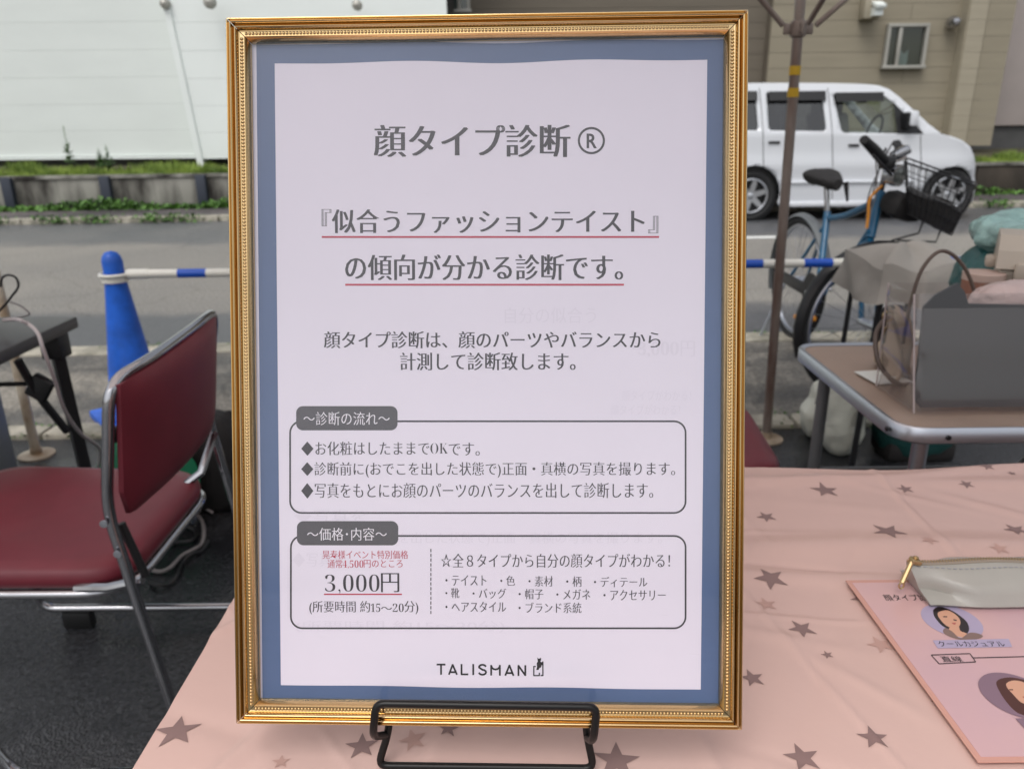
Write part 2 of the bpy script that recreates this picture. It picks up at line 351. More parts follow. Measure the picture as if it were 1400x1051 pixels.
# ================================================================ SETTING
def struct(name, mb, m, smooth=0):
    o = mb.build(name, m, smooth=smooth); o['kind'] = 'structure'; return o
def line(pa, pb, z=0):
    """Y as a function of X through two surveyed ground points"""
    A = G(*pa, z); B = G(*pb, z); k = (B.y-A.y)/(B.x-A.x)
    return lambda x: A.y + k*(x-A.x)
XL, XR = -40, 45
near0 = lambda x: 2.79 + .012*x
near1 = lambda x: 2.905 + .012*x
mid0 = lambda x: 3.985 + .035*x
mid1 = lambda x: 4.135 + .035*x
far0 = lambda x: 9.93 + .062*x      # road-side foot of the far kerb
far1 = lambda x: far0(x) + .16
fwall = lambda x: far1(x) + 1.05    # foot of the retaining wall
def strip(fa, fb, z, xl=XL, xr=XR, n=1, thick=0.0):
    mb = MB()
    pts = [(xl, fa(xl), z), (xr, fa(xr), z), (xr, fb(xr), z), (xl, fb(xl), z)]
    if thick: mb.prism(pts, (0, 0, -thick))
    else: mb.poly(pts)
    return mb
base = MB().poly([(-200, -150, -.012), (200, -150, -.012), (200, 260, -.012), (-200, 260, -.012)])
struct('ground', base, M['walk'])
struct('asphalt_lot', strip(lambda x: -14, near0, 0, -14, 14), M['lot'])
struct('footway', strip(near1, mid0, .002), M['walk'])
struct('road', strip(mid1, far0, .0), M['roadm'])
struct('far_footway', strip(far1, fwall, .058, thick=.1), M['farwalk'])
# rows of stones
def stone_row(name, fa, fb, z, x0, x1, L, h, m, jit, bev=.012):
    root = empty(name, (0, 0, 0)); root['kind'] = 'structure'
    x = x0
    while x < x1:
        w = L*random.uniform(.97, 1.03); xm = x+w/2; ya, yb = fa(xm), fb(xm); k = fa(xm+1)-fa(xm)
        mb = MB().box((0, 0, 0), (w-.014, (yb-ya), h), bevel=bev, seg=2)
        bm_v = []
        for v in mb.v:
            n = random.Random(int((v[0]*97+v[1]*31+x*7)*1000)).uniform(-1, 1)*jit
            bm_v.append((v[0], v[1]+n*.6, v[2]+n))
        mb.v = bm_v
        o = mb.build('kerb_stone', m, root, smooth=40, loc=(xm, (ya+yb)/2, z-h/2+random.uniform(-.003, .003)))
        o.rotation_euler.z = math.atan(k)+random.uniform(-.004, .004)
        x += w
    return root
stone_row('near_kerb', near0, near1, .022, -4.2, 4.2, .6, .1, M['conc'], .004)
stone_row('footway_edging', mid0, mid1, .014, -5.4, 6, .6, .1, M['conc'], .004)
stone_row('far_kerb', far0, far1, .066, -9.6, 13.2, .6, .16, M['conc'], .003)
# road marking
A = G(880, 328); B = G(1063, 325)
struct('road_marking', MB().poly([(A.x-2.4, B.y-.10, .004), (B.x, B.y-.06, .004), (B.x, B.y+.10, .004), (A.x-2.4, B.y+.02, .004)]), M['roadwhite'])

# weeds and grass (stuff)
def blades(n, fn, hmin, hmax, w, m, name, lean=.4, seed=3):
    rnd = random.Random(seed); mb = MB()
    for i in range(n):
        p = fn(rnd); h = rnd.uniform(hmin, hmax); a = rnd.uniform(0, 6.283); dx, dy = math.cos(a), math.sin(a); l = rnd.uniform(0, lean)*h
        b = rnd.uniform(0, 6.283); ux, uy = math.cos(b)*w, math.sin(b)*w
        p = Vector(p); t = p+Vector((dx*l, dy*l, h)); mdl = p+Vector((dx*l*.35, dy*l*.35, h*.6))
        k = len(mb.v)
        mb.v += [tuple(p-Vector((ux, uy, 0))), tuple(p+Vector((ux, uy, 0))), tuple(mdl+Vector((ux, uy, 0))*.8), tuple(mdl-Vector((ux, uy, 0))*.8), tuple(t)]
        mb.f += [(k, k+1, k+2, k+3), (k+3, k+2, k+4)]
    o = mb.build(name, m, smooth=0); o['kind'] = 'stuff'; return o
def leaves(n, fn, s0, s1, m, name, seed=5):
    rnd = random.Random(seed); mb = MB()
    for i in range(n):
        p = Vector(fn(rnd)); s = rnd.uniform(s0, s1); e = Euler((rnd.uniform(-1, 1), rnd.uniform(-1, 1), rnd.uniform(0, 6.3))).to_matrix()
        q = [e @ Vector(c)*s+p for c in ((-.1, 0, 0), (.35, -.45, .1), (1, 0, 0), (.35, .45, .1))]
        mb.poly(q)
    o = mb.build(name, m, smooth=0); o['kind'] = 'stuff'; return o
WZ = .475   # retaining wall top
def bank_z(x, y): return WZ-.03 + min(1, max(0, (y-fwall(x)-.15)/1.2))*.12
struct('grass_bank', MB().grid(lambda u, v: ((XL*.5+(XR*.8-XL*.5)*u), fwall(XL*.5+(XR*.8-XL*.5)*u)+.15+v*3, WZ-.03+min(1, v*2.5)*.12), 30, 6), M['soil'])
def bankpt(r):
    x = r.uniform(-9, 13); 
    
    y = fwall(x)+.16+r.random()**1.5*.95*(.75+.25*math.sin(x*2.3)+.15*math.sin(x*5.1)); return (x, y, bank_z(x, y)-.01-(.06 if math.sin(x*3.7+y*5) < -.2 else 0))
blades(52000, bankpt, .03, .17, .007, M['grass'], 'bank_grass', seed=11)
def footpt(r):
    x = r.uniform(-8.5, -3.2); x = x if r.random() < .6 else r.uniform(-3.2, 11)
    y = fwall(x)-.05-abs(r.gauss(0, .1)); return (x, y, .06+r.random()**2*.14*(.6+.4*math.sin(x*3.1)))
leaves(7500, footpt, .03, .07, M['weed'], 'wall_foot_weeds', seed=12)
clumps = [(-6.9, 0), (-6.3, 0), (-5.6, 0), (-5.1, 0), (-4.4, 0), (-4.0, 0), (6.4, 0), (7.4, 0)]
def kerbpt(r):
    c = clumps[r.randrange(len(clumps))][0]; x = c+r.gauss(0, .12); return (x, far0(x)-.02+r.gauss(0, .035), .01+r.random()*.09)
leaves(1100, kerbpt, .02, .05, M['weed'], 'kerb_weeds', seed=13)
def mosspt(r):
    c = r.choice([-2.0, -1.9, -1.55, -.9, 1.15, 1.35, 1.7]); x = c+r.gauss(0, .09); f = r.choice([near0, near1, mid1]); return (x, f(x)+r.gauss(0, .02), .004+r.random()*.02)
leaves(700, mosspt, .006, .016, M['weed'], 'kerb_moss', seed=14)
# tall weed stalks growing before the white wall
def weed(px, top, base_y, Y, label):
    b = V(px, base_y, Y); t = V(px-4, top, Y); h = t.z-.5
    root = empty('weed_plant', (b.x, Y, .5), label, 'weed', 'tall weeds on the grass bank')
    rnd = random.Random(px); st = MB()
    st.tube(smooth_path([(0, 0, 0), (.01, 0, h*.4), (-.01, .01, h*.75), (.0, 0, h)], 4), [.005]*13 and .004, 5); st.build('stem', M['weed'], root)
    lf = MB()
    for k in range(70):
        z = h*rnd.uniform(.1, 1); a = rnd.uniform(0, 6.28); s = .12*(1.15-z/h); d = Vector((math.cos(a), math.sin(a), rnd.uniform(-.1, .7))); sd = Vector((-math.sin(a), math.cos(a), 0))
        p = Vector((0, 0, z)); lf.poly([p, p+d*s*.5+sd*s*.25, p+d*s, p+d*s*.5-sd*s*.25])
    lf.build('foliage', M['weed'], root, smooth=0)
weed(96, 172, 222, 11.3, 'tallest weed stalk on the grass bank before the white siding')
weed(149, 198, 224, 11.4, 'short weed nearer the slanting wall corner on the grass bank')
weed(138, 203, 224, 11.2, 'low weed sprig just left of the short one on the bank')

# retaining walls : posts and panels
def retaining(x0, x1, posts, m, label, name='retaining_wall'):
    root = empty(name, (0, 0, 0), label, 'wall')
    xs = sorted([x0]+posts+[x1])
    for a, b in zip(xs[:-1], xs[1:]):
        L = b-a-.06; n = max(1, round(L/2.6))
        for k in range(n):
            xa = a+.03+L*k/n; xb = xa+L/n-.012; xm = (xa+xb)/2
            o = MB().box((0, 0, 0), (xb-xa, .14, WZ-.02), bevel=.008).build('panel', m, root, loc=(xm, fwall(xm)+.07, (WZ-.02)/2+.0))
            o.rotation_euler.z = math.atan(.062)
    for p in posts:
        o = MB().box((0, 0, 0), (.13, .12, WZ-.0), bevel=.006).build('post', M['bluepost'], root, loc=(p, fwall(p)-.03, WZ/2+.012)); o.rotation_euler.z = math.atan(.062)
    cap = MB().prism([(x0, fwall(x0)-.02, WZ-.018), (x1, fwall(x1)-.02, WZ-.018), (x1, fwall(x1)+.16, WZ-.018), (x0, fwall(x0)+.16, WZ-.018)], (0, 0, .04)).build('coping', M['stained'], root, smooth=0)
    return root
def px_on_wall(px, py):
    return V(px, py, 11.0).x
retaining(-13, -1.0, [px_on_wall(32, 262)-2.2, px_on_wall(32, 262), px_on_wall(158, 262), px_on_wall(283, 262)], M['stained'], 'low stained concrete retaining wall with slate posts below the white building')
retaining(-.95, 16, [1.2, 3.7, 9.9], M['stained2'], 'dark mossy concrete retaining wall behind the white van')

# ---------------- buildings
BY = 12.15
def boards(root, poly_fn, z0, z1, dz, x0, x1, L, y, m, name='siding_board', slope=0.0, off=0, gap=.008, tilt=.012):
    """lapped boards; poly_fn(z) gives left and right ends at height z"""
    row = 0; z = z0
    while z < z1-.02:
        zt = min(z+dz, z1); xa0, xb0 = poly_fn(z); xa1, xb1 = poly_fn(zt-gap)
        x = -1e9; cuts = []
        c = xa0 + ((row*off) % L if off else 0)
        cuts = [min(xa0, xa1)]
        while L and c+L*.999 < xb0:
            c += L
            if c > cuts[-1]+.3 and c < xb0-.3: cuts.append(c)
        cuts.append(max(xb0, xb1))
        for k in range(len(cuts)-1):
            a0 = xa0 if k == 0 else cuts[k]; a1 = xa1 if k == 0 else cuts[k]
            b0 = xb0 if k == len(cuts)-2 else cuts[k+1]-.006; b1 = xb1 if k == len(cuts)-2 else cuts[k+1]-.006
            ys = lambda X: y+slope*X
            vs = [(a0, ys(a0)-tilt, z), (b0, ys(b0)-tilt, z), (b1, ys(b1), zt-gap), (a1, ys(a1), zt-gap),
                  (a0, ys(a0)+.03, z), (b0, ys(b0)+.03, z), (b1, ys(b1)+.03, zt-gap), (a1, ys(a1)+.03, zt-gap)]
            MB().add(vs, [(0, 1, 2, 3), (5, 4, 7, 6), (0, 4, 5, 1), (3, 2, 6, 7), (0, 3, 7, 4), (1, 5, 6, 2)]).build(name, m, root, smooth=0)
        z = zt; row += 1
WT = 5.6
# white building; its two wall planes meet at a leaning corner
cb = V(268, 212, BY-.2); ct = V(224, 10, BY-.2); kc = (ct.x-cb.x)/(ct.z-cb.z)
zb = V(150, 214, BY).z
SLW = -.0
corner = lambda z: cb.x + kc*(z-cb.z)
wb = empty('white_building', (0, 0, 0), 'white clad building with wide horizontal boards behind the grass bank', 'building')
XW0, XW1 = -15.0, V(612, 10, BY).x
boards(wb, lambda z: (XW0, corner(z)+.02), zb, WT, .37, XW0, corner(zb), 0, BY, M['siding'], tilt=.0012, gap=.0015)
boards(wb, lambda z: (corner(z)+.07, XW1), zb-.04, WT, .37, corner(zb), XW1, 0, BY-.2, M['siding2'], tilt=.0015, gap=.002)
tr = MB(); tr.prism([(corner(zb-.15), BY-.23, zb-.15), (corner(zb-.15)+.09, BY-.23, zb-.15), (corner(WT)+.09, BY-.23, WT), (corner(WT), BY-.23, WT)], (0, .2, 0)).build('corner_trim', M['siding2'], wb, smooth=0)
MB().prism([(XW0, BY+.05, .3), (XW1, BY+.05, .3), (XW1, BY+.05, WT), (XW0, BY+.05, WT)], (0, 6, 0)).build('building_core', M['underdark'], wb, smooth=0)
MB().box(((XW0+corner(zb))/2, BY-.01, zb-.022), (corner(zb)-XW0, .07, .03)).build('base_flashing', M['siding2'], wb)
MB().box(((XW0+XW1)/2, BY+2.9, WT+.1), (XW1-XW0+.6, 6.9, .18)).build('roof', M['basegrey'], wb)
def hood(px, py, Y, s, label_parent):
    p = V(px, py, Y); mb = MB()
    mb.lathe([(.0, -.12), (s*.7, -.10), (s, -.06), (s, .0), (s*.8, .02)], (p.x, Y, p.z), (0, 1, 0), 16)
    return mb.build('vent_hood', M['frame_alu'], label_parent)
hood(227, 6, BY-.2, .07, wb); hood(288, 4, BY-.42, .085, wb); hood(489, 8, BY-.42, .07, wb)
# tan building
tb = empty('tan_building', (0, 0, 0), 'tan clad building with a small sliding window behind the white van', 'building')
TX0 = XW1+.05; tY = 13.4; zt0 = V(1350, 196, tY-.3).z
pxx = lambda px, Y=tY: V(px, 100, Y).x
x1a, x1b, x1c, x1d = pxx(1048), pxx(1300), pxx(1336, tY-.25), pxx(1374, tY-.25)
boards(tb, lambda z: (TX0, x1a), zt0, WT, .235, 0, 0, 3.0, tY+.22, M['tan_dark'], off=1.2, tilt=.003, gap=.004)
boards(tb, lambda z: (x1a+.01, x1b), zt0, WT, .235, 0, 0, 2.2, tY, M['tan'], off=1.1, tilt=.003, gap=.004)
boards(tb, lambda z: (x1b+.01, x1c), zt0-.04, WT, .235, 0, 0, 0, tY-.25, M['tan_light'], tilt=.002, gap=.003)
boards(tb, lambda z: (x1c+.02, x1d), zt0-.04, WT, .235, 0, 0, 0, tY-.22, M['tan'], tilt=.002, gap=.003)
MB().prism([(TX0, tY+.3, .3), (x1d, tY+.3, .3), (x1d, tY+.3, WT), (TX0, tY+.3, WT)], (0, 6, 0)).build('building_core', M['underdark'], tb, smooth=0)
MB().box((x1b+.005, tY-.11, (zt0+WT)/2), (.02, .24, WT-zt0)).build('corner_return', M['tan_light'], tb)
MB().box((x1a+.006, tY+.13, (zt0+WT)/2), (.02, .16, WT-zt0)).build('corner_return', M['tan_dark'], tb)
MB().box(((TX0+x1d)/2, tY+3, WT+.1), (x1d-TX0+.3, 7.2, .2)).build('roof', M['basegrey'], tb)
def window(x0, y0, x1, y1, Y, parent, split=.33, slant=0):
    a = V(x0, y1, Y); b = V(x1, y0, Y); X0, X1, Z0, Z1 = a.x, b.x, a.z, b.z; t = .05; yc = Y-.06
    w = MB()
    w.box(((X0+X1)/2, yc, Z1-t/2), (X1-X0, .09, t), bevel=.004); w.box(((X0+X1)/2, yc-.01, Z0+t/2), (X1-X0+.04, .11, t), bevel=.004)
    w.box((X0+t/2, yc, (Z0+Z1)/2), (t, .088, Z1-Z0-2*t)); w.box((X1-t/2, yc, (Z0+Z1)/2), (t, .088, Z1-Z0-2*t))
    o = w.build('window', M['frame_alu'], parent)
    MB().box((X0+(X1-X0)*split, yc-.005, (Z0+Z1)/2), (.055, .05, Z1-Z0-2*t-.004), bevel=.003).build('sash', M['frame_alu'], o)
    MB().box(((X0+X1)/2, yc+.02, (Z0+Z1)/2), (X1-X0-2*t, .006, Z1-Z0-2*t)).build('pane', M['winglass'], o)
    MB().box(((X0+X1)/2, yc+.05, (Z0+Z1)/2), (X1-X0-2*t-.01, .004, Z1-Z0-2*t-.01)).build('blind', M['oliveglass'], o)
    cu = MB(); xa = X0+(X1-X0)*(split+.08); xb = X1-.25; zc = Z0+(Z1-Z0)*.45
    cu.grid(lambda u, v: (xa+(xb-xa)*u, yc+.035+.006*math.sin(u*40), Z0+t+.01+(zc-Z0-t)*(1-.3*math.sin(u*3.1))*v), 30, 2)
    cu.build('curtain', M['curtain'], o)
    return o
window(1203, 33, 1268, 95, tY, tb)
window(613, -70, 641, 19, tY+.22, tb, split=.5)
# box hood with white flap and round vent
p = V(1186, 8, tY); MB().box((p.x, tY-.12, p.z), (.26, .22, .42), bevel=.01).build('meter_box', M['tan_light'], tb)
p = V(1198, 8, tY-.24); hb = MB().box((p.x, tY-.34, p.z), (.16, .2, .06), rot=(R(20), 0, 0), bevel=.01).box((p.x, tY-.3, p.z-.09), (.13, .14, .12)).build('lamp_hood', M['siding2'], tb)
p = V(1297, 32, tY); vb = MB().lathe([(0, -.2), (.05, -.19), (.085, -.14), (.1, -.08), (.09, -.02), (.06, 0)], (p.x, tY-.05, p.z), (0, 1, 0), 18).build('vent_hood', M['chrome'], tb)
MB().box((p.x+.12, tY-.04, p.z+.05), (.16, .03, .03)).build('bracket', M['frame_alu'], vb)
# rendered building further along
rb = empty('rendered_building', (0, 0, 0), 'pinkish grey rendered building with dark plinth beyond the tan one', 'building')
zz = V(1395, 172, 14.6).z
MB().box((x1d+5.2, 17.3, (zz+WT)/2), (10, 5.4, WT-zz), bevel=.02).build('wall', M['pinkwall'], rb)
MB().box((x1d+5.2, 17.32, zz/2+.1), (10-.06, 5.3, zz-.2-.004)).build('plinth', M['basegrey'], rb)
MB().box((x1d+5.2, 17.3, WT+.11), (10.4, 5.8, .2)).build('roof', M['basegrey'], rb)

# ================================================================ WHITE VAN
vanY = 9.18; VW = 1.46
def vp(px, py): q = V(px, py, vanY); return (q.x, q.z)
c0 = vp(1162, 299); VX, VZ = c0[0], 0.0
zoff = -vp(1162, 299)[1]
def vl(px, py): q = vp(px, py); return (q[0]-VX, q[1]+zoff)
van = empty('parked_van', (VX, vanY, 0), 'white compact tall van parked along the far kerb behind the bicycle', 'van')
WF = vl(1297, 266); WR = vl(1027, 265); WRAD = .285
def arch(c, r, a0, a1, n=12): return [(c[0]+r*math.cos(R(a0+(a1-a0)*i/n)), c[1]+r*math.sin(R(a0+(a1-a0)*i/n))) for i in range(n+1)]
body = [vl(*p) for p in [(972, 276), (964, 262), (961, 235), (962, 190), (966, 160), (972, 132), (980, 119), (996, 114), (1030, 112), (1090, 111.5), (1150, 112), (1190, 113), (1208, 115), (1222, 120), (1236, 132), (1252, 149), (1270, 168), (1286, 181), (1300, 184.5), (1315, 190), (1328, 199), (1335, 211), (1338, 226), (1339, 240), (1341.5, 248), (1342, 266), (1340, 277)]]
WRAD_A = .335
outl = body + arch(WF, WRAD_A, -16, 196) + [vl(1256, 281), vl(1066, 281)] + arch(WR, WRAD_A, -16, 196)
win_r = [vl(*p) for p in [(979, 128), (984, 124), (1034, 124), (1037, 127), (1037, 174), (1034, 177), (978, 176), (976, 172)]]
win_m = [vl(*p) for p in [(1052, 126), (1056, 124), (1126, 124.5), (1129, 127), (1130, 174), (1127, 178), (1054, 177), (1051, 174)]]
win_f = [vl(*p) for p in [(1144, 129), (1148, 125.5), (1205, 127), (1215, 130), (1224, 137), (1240, 154), (1261, 179), (1258, 181), (1154, 180), (1150, 177)]]
zbelt = vl(1162, 182)[1]; zroof = vl(1162, 112)[1]; xnose = vl(1342, 260)[0]; xtail = vl(961, 235)[0]
def side_y(x, z):
    """outer skin offset inward from the full half width"""
    t = max(0, (z-zbelt)/(zroof-zbelt)); d = .15*t**1.15
    d += .05*max(0, (.42-z)/.42)**2 if z < .42 else 0
    d += .16*max(0, (x-(xnose-.45))/.45)**2.2 + .08*max(0, ((xtail+.3)-x)/.3)**2
    d -= .015*math.exp(-((z-.62)/.1)**2)
    return d
def densify(poly, L=.09):
    out = []
    for i, a in enumerate(poly):
        b = poly[(i+1) % len(poly)]; d = math.dist(a, b); n = max(1, int(d/L))
        for k in range(n): out.append((a[0]+(b[0]-a[0])*k/n, a[1]+(b[1]-a[1])*k/n))
    return out
def curve_panel(outer, holes, thick=.0):
    """fill outline with holes, cut by a fine grid so that it can be bent"""
    cu = bpy.data.curves.new('tmp', 'CURVE'); cu.dimensions = '2D'; cu.fill_mode = 'BOTH'
    for poly in [outer]+holes:
        sp = cu.splines.new('POLY'); sp.points.add(len(poly)-1); sp.use_cyclic_u = True
        for i, p in enumerate(poly): sp.points[i].co = (p[0], p[1], 0, 1)
    ob = bpy.data.objects.new('tmp', cu); COL.objects.link(ob)
    me = bpy.data.meshes.new_from_object(ob.evaluated_get(bpy.context.evaluated_depsgraph_get()))
    bpy.data.objects.remove(ob)
    bm = bmesh.new(); bm.from_mesh(me); bpy.data.meshes.remove(me)
    for ax, lo, hi, st in ((0, -1.9, 1.9, .1), (1, 0, 1.8, .07)):
        k = lo
        while k < hi:
            co = [0, 0, 0]; no = [0, 0, 0]; co[ax] = k; no[ax] = 1
            bmesh.ops.bisect_plane(bm, geom=bm.verts[:]+bm.edges[:]+bm.faces[:], plane_co=co, plane_no=no); k += st
    bmesh.ops.remove_doubles(bm, verts=bm.verts, dist=.0005)
    bm.verts.index_update()
    vs = [tuple(v.co) for v in bm.verts]; fs = [[v.index for v in f.verts] for f in bm.faces]; bm.free()
    return vs, fs
pv, pf = curve_panel(densify(outl), [win_r, win_m, win_f])
for sgn, y0 in ((1, 0), (-1, VW)):
    mb = MB(); mb.add([(x, y0+sgn*side_y(x, z), z) for x, z, _ in pv], pf)
    o = mb.build('side_panel', M['carw'], van, smooth=30)
    so = o.modifiers.new('thickness', 'SOLIDIFY'); so.thickness = .03; so.offset = 0
def strip_across(poly, name, m, inset=0.0, n=8, parent=van):
    mb = MB(); 
    for i in range(len(poly)-1):
        pass
    rows = len(poly)
    for (x, z) in poly:
        d = side_y(x, z)+.0
        for k in range(n+1):
            u = k/n; y = d+(VW-2*d)*u; bow = .05*(1-(2*u-1)**4)
            nose = bow if x > xnose-.7 else 0; top = bow*.5 if z > zbelt+.1 else 0
            mb.v.append((x+nose*(1 if x > xnose-.3 else .3), y, z+top))
    for i in range(rows-1):
        for k in range(n):
            a = i*(n+1)+k; mb.f.append((a, a+1, a+n+2, a+n+1))
    return mb.build(name, m, parent, smooth=50)
strip_across(body[0:5], 'tailgate', M['carw']); strip_across(body[4:7], 'rear_window', M['carglass'])
strip_across(body[6:14], 'roof', M['carw']); strip_across(body[13:18], 'windscreen', M['carglass_clear']); strip_across(body[17:24], 'bonnet', M['carw'])
strip_across(body[23:27], 'front_bumper', M['carw'])
for nm, w, m in (('side_window', win_r, 'carglass'), ('side_window', win_m, 'carglass'), ('side_window', win_f, 'carglass_clear')):
    for sgn, y0 in ((1, 0), (-1, VW)):
        o = MB().poly([(x, y0+sgn*(side_y(x, z)+.012), z) for x, z in w]).build(nm, M[m], van, smooth=0)
        # smoked visor along the top of the window
        zt = max(z for x, z in w); xa = min(x for x, z in w)+.02; xb = (max(x for x, z in w) if m == 'carglass' else win_f[3][0])-.02
        MB().prism([(xa, y0+sgn*(side_y(xa, zt)-.03), zt+.01), (xb, y0+sgn*(side_y(xb, zt)-.03), zt+.01), (xb, y0+sgn*(side_y(xb, zt-.1)-.045), zt-.09), (xa, y0+sgn*(side_y(xa, zt-.1)-.045), zt-.09)], (0, .004, 0)).build('visor', M['carblk'], o, smooth=0)
MB().box((-.1, VW/2, .26), (2.9, VW-.2, .06)).build('underbody', M['carblk'], van)
for c in (WF, WR):
    MB().lathe([(.33, .05), (.34, .3)], (c[0], .02, c[1]), (0, 1, 0), 20).build('wheel_well', M['carblk'], van)
# interior
for xx in (.18, -.62):
    for yy in (.42, 1.02):
        s = MB(); s.box((xx, yy, .62), (.5, .46, .16), bevel=.05).box((xx-.27, yy, .92), (.13, .46, .56), rot=(0, R(-12), 0), bevel=.05).box((xx-.33, yy, 1.25), (.09, .24, .16), bevel=.04)
        s.build('seat', M['seat'], van)
MB().box((.83, VW/2, .82), (.3, VW-.25, .24), bevel=.06).build('dashboard', M['seat'], van)
MB().tube([(.6+.05*math.cos(a), 1.02+.18*math.sin(a), .98+.18*math.cos(a)) for a in [k*math.pi/12 for k in range(24)]], .015, 6, closed=True).build('steering_wheel', M['carblk'], van)
MB().box((win_f[4][0]-.05, .75, zroof-.16), (.03, .24, .07), bevel=.01).build('rear_mirror', M['carblk'], van)
def van_bit(name, m, x0, y0, x1, y1, proud=.01, bev=.004, deep=.02, parent=van):
    a = vl(x0, y1); b = vl(x1, y0); xm, zm = (a[0]+b[0])/2, (a[1]+b[1])/2
    return MB().box((xm, side_y(xm, zm)-proud, zm), (abs(b[0]-a[0]), deep, abs(b[1]-a[1])), bevel=bev).build(name, m, parent)
van_bit('door_handle', M['carblk'], 1050, 191, 1066, 194.5, .022); van_bit('door_handle', M['carblk'], 1159, 195, 1174, 198.5, .022)
for x, ya, yb in ((1137.5, 118, 270), (1258, 183, 232), (1043, 118, 228)):
    a = vl(x, ya); b = vl(x, yb)
    mb = MB(); mb.tube([(a[0]+(b[0]-a[0])*t, side_y(a[0], a[1]+(b[1]-a[1])*t)-.0165, a[1]+(b[1]-a[1])*t) for t in [k/12 for k in range(13)]], .0045, 4)
    mb.build('door_seam', M['seam'], van)
van_bit('side_moulding', M['carw'], 1068, 244, 1250, 249, .026, .006, .03); van_bit('side_sill', M['carw'], 1066, 272, 1254, 281, .01, .015, .07)
a = vl(1336, 222); MB().box((a[0]-.045, .17, a[1]), (.1, .2, .22), rot=(0, R(-8), R(-25)), bevel=.03).build('headlight', M['winglass'], van)
MB().box((a[0]-.06, .18, a[1]), (.05, .16, .18), bevel=.02).build('lamp_reflector', M['alloy'], van)
a = vl(1243, 160); mi = MB().box((a[0], -.02, a[1]), (.1, .2, .17), rot=(0, 0, R(10)), bevel=.03).build('door_mirror', M['carw'], van)
MB().box((a[0]-.03, .0, a[1]-.02), (.09, .2, .17), rot=(0, 0, R(10)), bevel=.02).build('mirror_housing', M['carblk'], mi)
b1, b2, b3 = vl(1226, 138), vl(1262, 181), vl(1226, 181)
MB().prism([(b1[0], side_y(*b1)-.02, b1[1]), (b2[0], side_y(*b2)-.02, b2[1]), (b3[0], side_y(*b3)-.02, b3[1])], (0, .01, 0)).build('mirror_sail', M['carblk'], mi, smooth=0)
def wheel(cx, cz, y, sgn):
    ty = MB().lathe([(.19, .02), (.255, .0), (.28, .015), (WRAD, .05), (WRAD, .11), (.28, .15), (.2, .155)], (cx, y, cz), (0, sgn, 0), 36, cap=False).build('wheel', M['tyre'], van)
    rim = MB().lathe([(.205, .0), (.2, .015), (.185, .02), (.18, .07), (.14, .1), (.0, .1)], (cx, y, cz), (0, sgn, 0), 36, cap=False).build('rim_well', M['carblk'], ty)
    r = MB(); r.tube([(cx+.19*math.cos(k*math.pi/18), y+sgn*.008, cz+.19*math.sin(k*math.pi/18)) for k in range(36)], .014, 8, closed=True)
    for k in range(6):
        a = k*math.pi/3+.3; c, s = math.cos(a), math.sin(a); u = Vector((c, 0, s)); w = Vector((-s, 0, c)); o = Vector((cx, y+sgn*.012, cz))
        r.prism([o+u*.03-w*.034, o+u*.19-w*.026-Vector((0, sgn*.008, 0)), o+u*.19+w*.026-Vector((0, sgn*.008, 0)), o+u*.03+w*.034], (0, sgn*.035, 0))
    r.lathe([(0, -.004), (.03, -.002), (.05, .01), (.052, .05)], (cx, y+sgn*.008, cz), (0, sgn, 0), 18)
    r.build('alloy_rim', M['alloy'], ty)
for c in (WF, WR):
    wheel(c[0], WRAD, .01, 1); wheel(c[0], WRAD, VW-.01, -1)

# ================================================================ BARRIER : cones and striped bars
def cone(x, y, label, s=1.0, first=[None]):
    if first[0] is None:
        root = empty('traffic_cone', (x, y, 0), label, 'traffic cone', 'blue cones carrying the striped bars')
        MB().lathe([(.128, .034), (.124, .05), (.108, .07), (.102, .08), (.037, .60), (.038, .655), (.033, .675), (.022, .69), (.0, .696)], n=32).build('cone_body', M['cone'], root, smooth=50)
        b = MB().box((0, 0, .017), (.31, .31, .033), rot=(0, 0, R(40)), bevel=.008); b.lathe([(.14, .03), (.135, .045), (.12, .05)], n=32)
        b.build('cone_base', M['cone'], root)
        MB().lathe([(.041, .575), (.049, .577), (.049, .597), (.041, .6)], n=24, cap=False).build('band', M['white'], root)
        first[0] = root; return root
    r = copy_tree(first[0]); r.location = (x, y, 0); r['label'] = label; return r
cY = 2.98
c1 = V(151, 345, 2.98); cone(c1.x, cY, 'blue traffic cone at the left end of the striped bar beside the black table')
midx = .02; cone(midx, cY+.02, 'blue traffic cone standing behind the framed sign between both bars')
cone(1.90, cY+.05, 'blue traffic cone behind the camp table at the far end of the right bar')
def bar(xa, ya, xb, yb, z, label, stripes):
    root = empty('barrier_bar', (xa, ya, z), label, 'barrier bar', 'blue and white bars between cones')
    A = Vector((0, 0, 0)); B = Vector((xb-xa, yb-ya, 0)); L = B.length; u = B/L
    MB().tube([A+u*.05, B-u*.05], .017, 16).build('bar_tube', M['white'], root)
    for (s, e) in stripes:
        MB().tube([A+u*s, A+u*e], .0176, 16).build('blue_stripe', M['barblue'], root)
    for P, q in ((A, u), (B, -u)):
        MB().tube([P+Vector((.052*math.cos(k*math.pi/10), .052*math.sin(k*math.pi/10), 0)) for k in range(20)], .007, 6, closed=True).build('end_ring', M['white'], root)
        MB().tube([P+q*.055, P+q*.13], .0195, 14).build('end_cap', M['white'], root)
    return root
bz = .605
x_at = lambda px: (V(px, 352, cY).x)
xa = c1.x
bar(xa, cY, midx, cY+.02, bz, 'white bar with blue stripe running from the left cone to behind the sign',
    [(x_at(240)-xa, x_at(279)-xa), (x_at(350)-xa, x_at(392)-xa), (x_at(470)-xa, x_at(512)-xa), (x_at(590)-xa, x_at(632)-xa)])
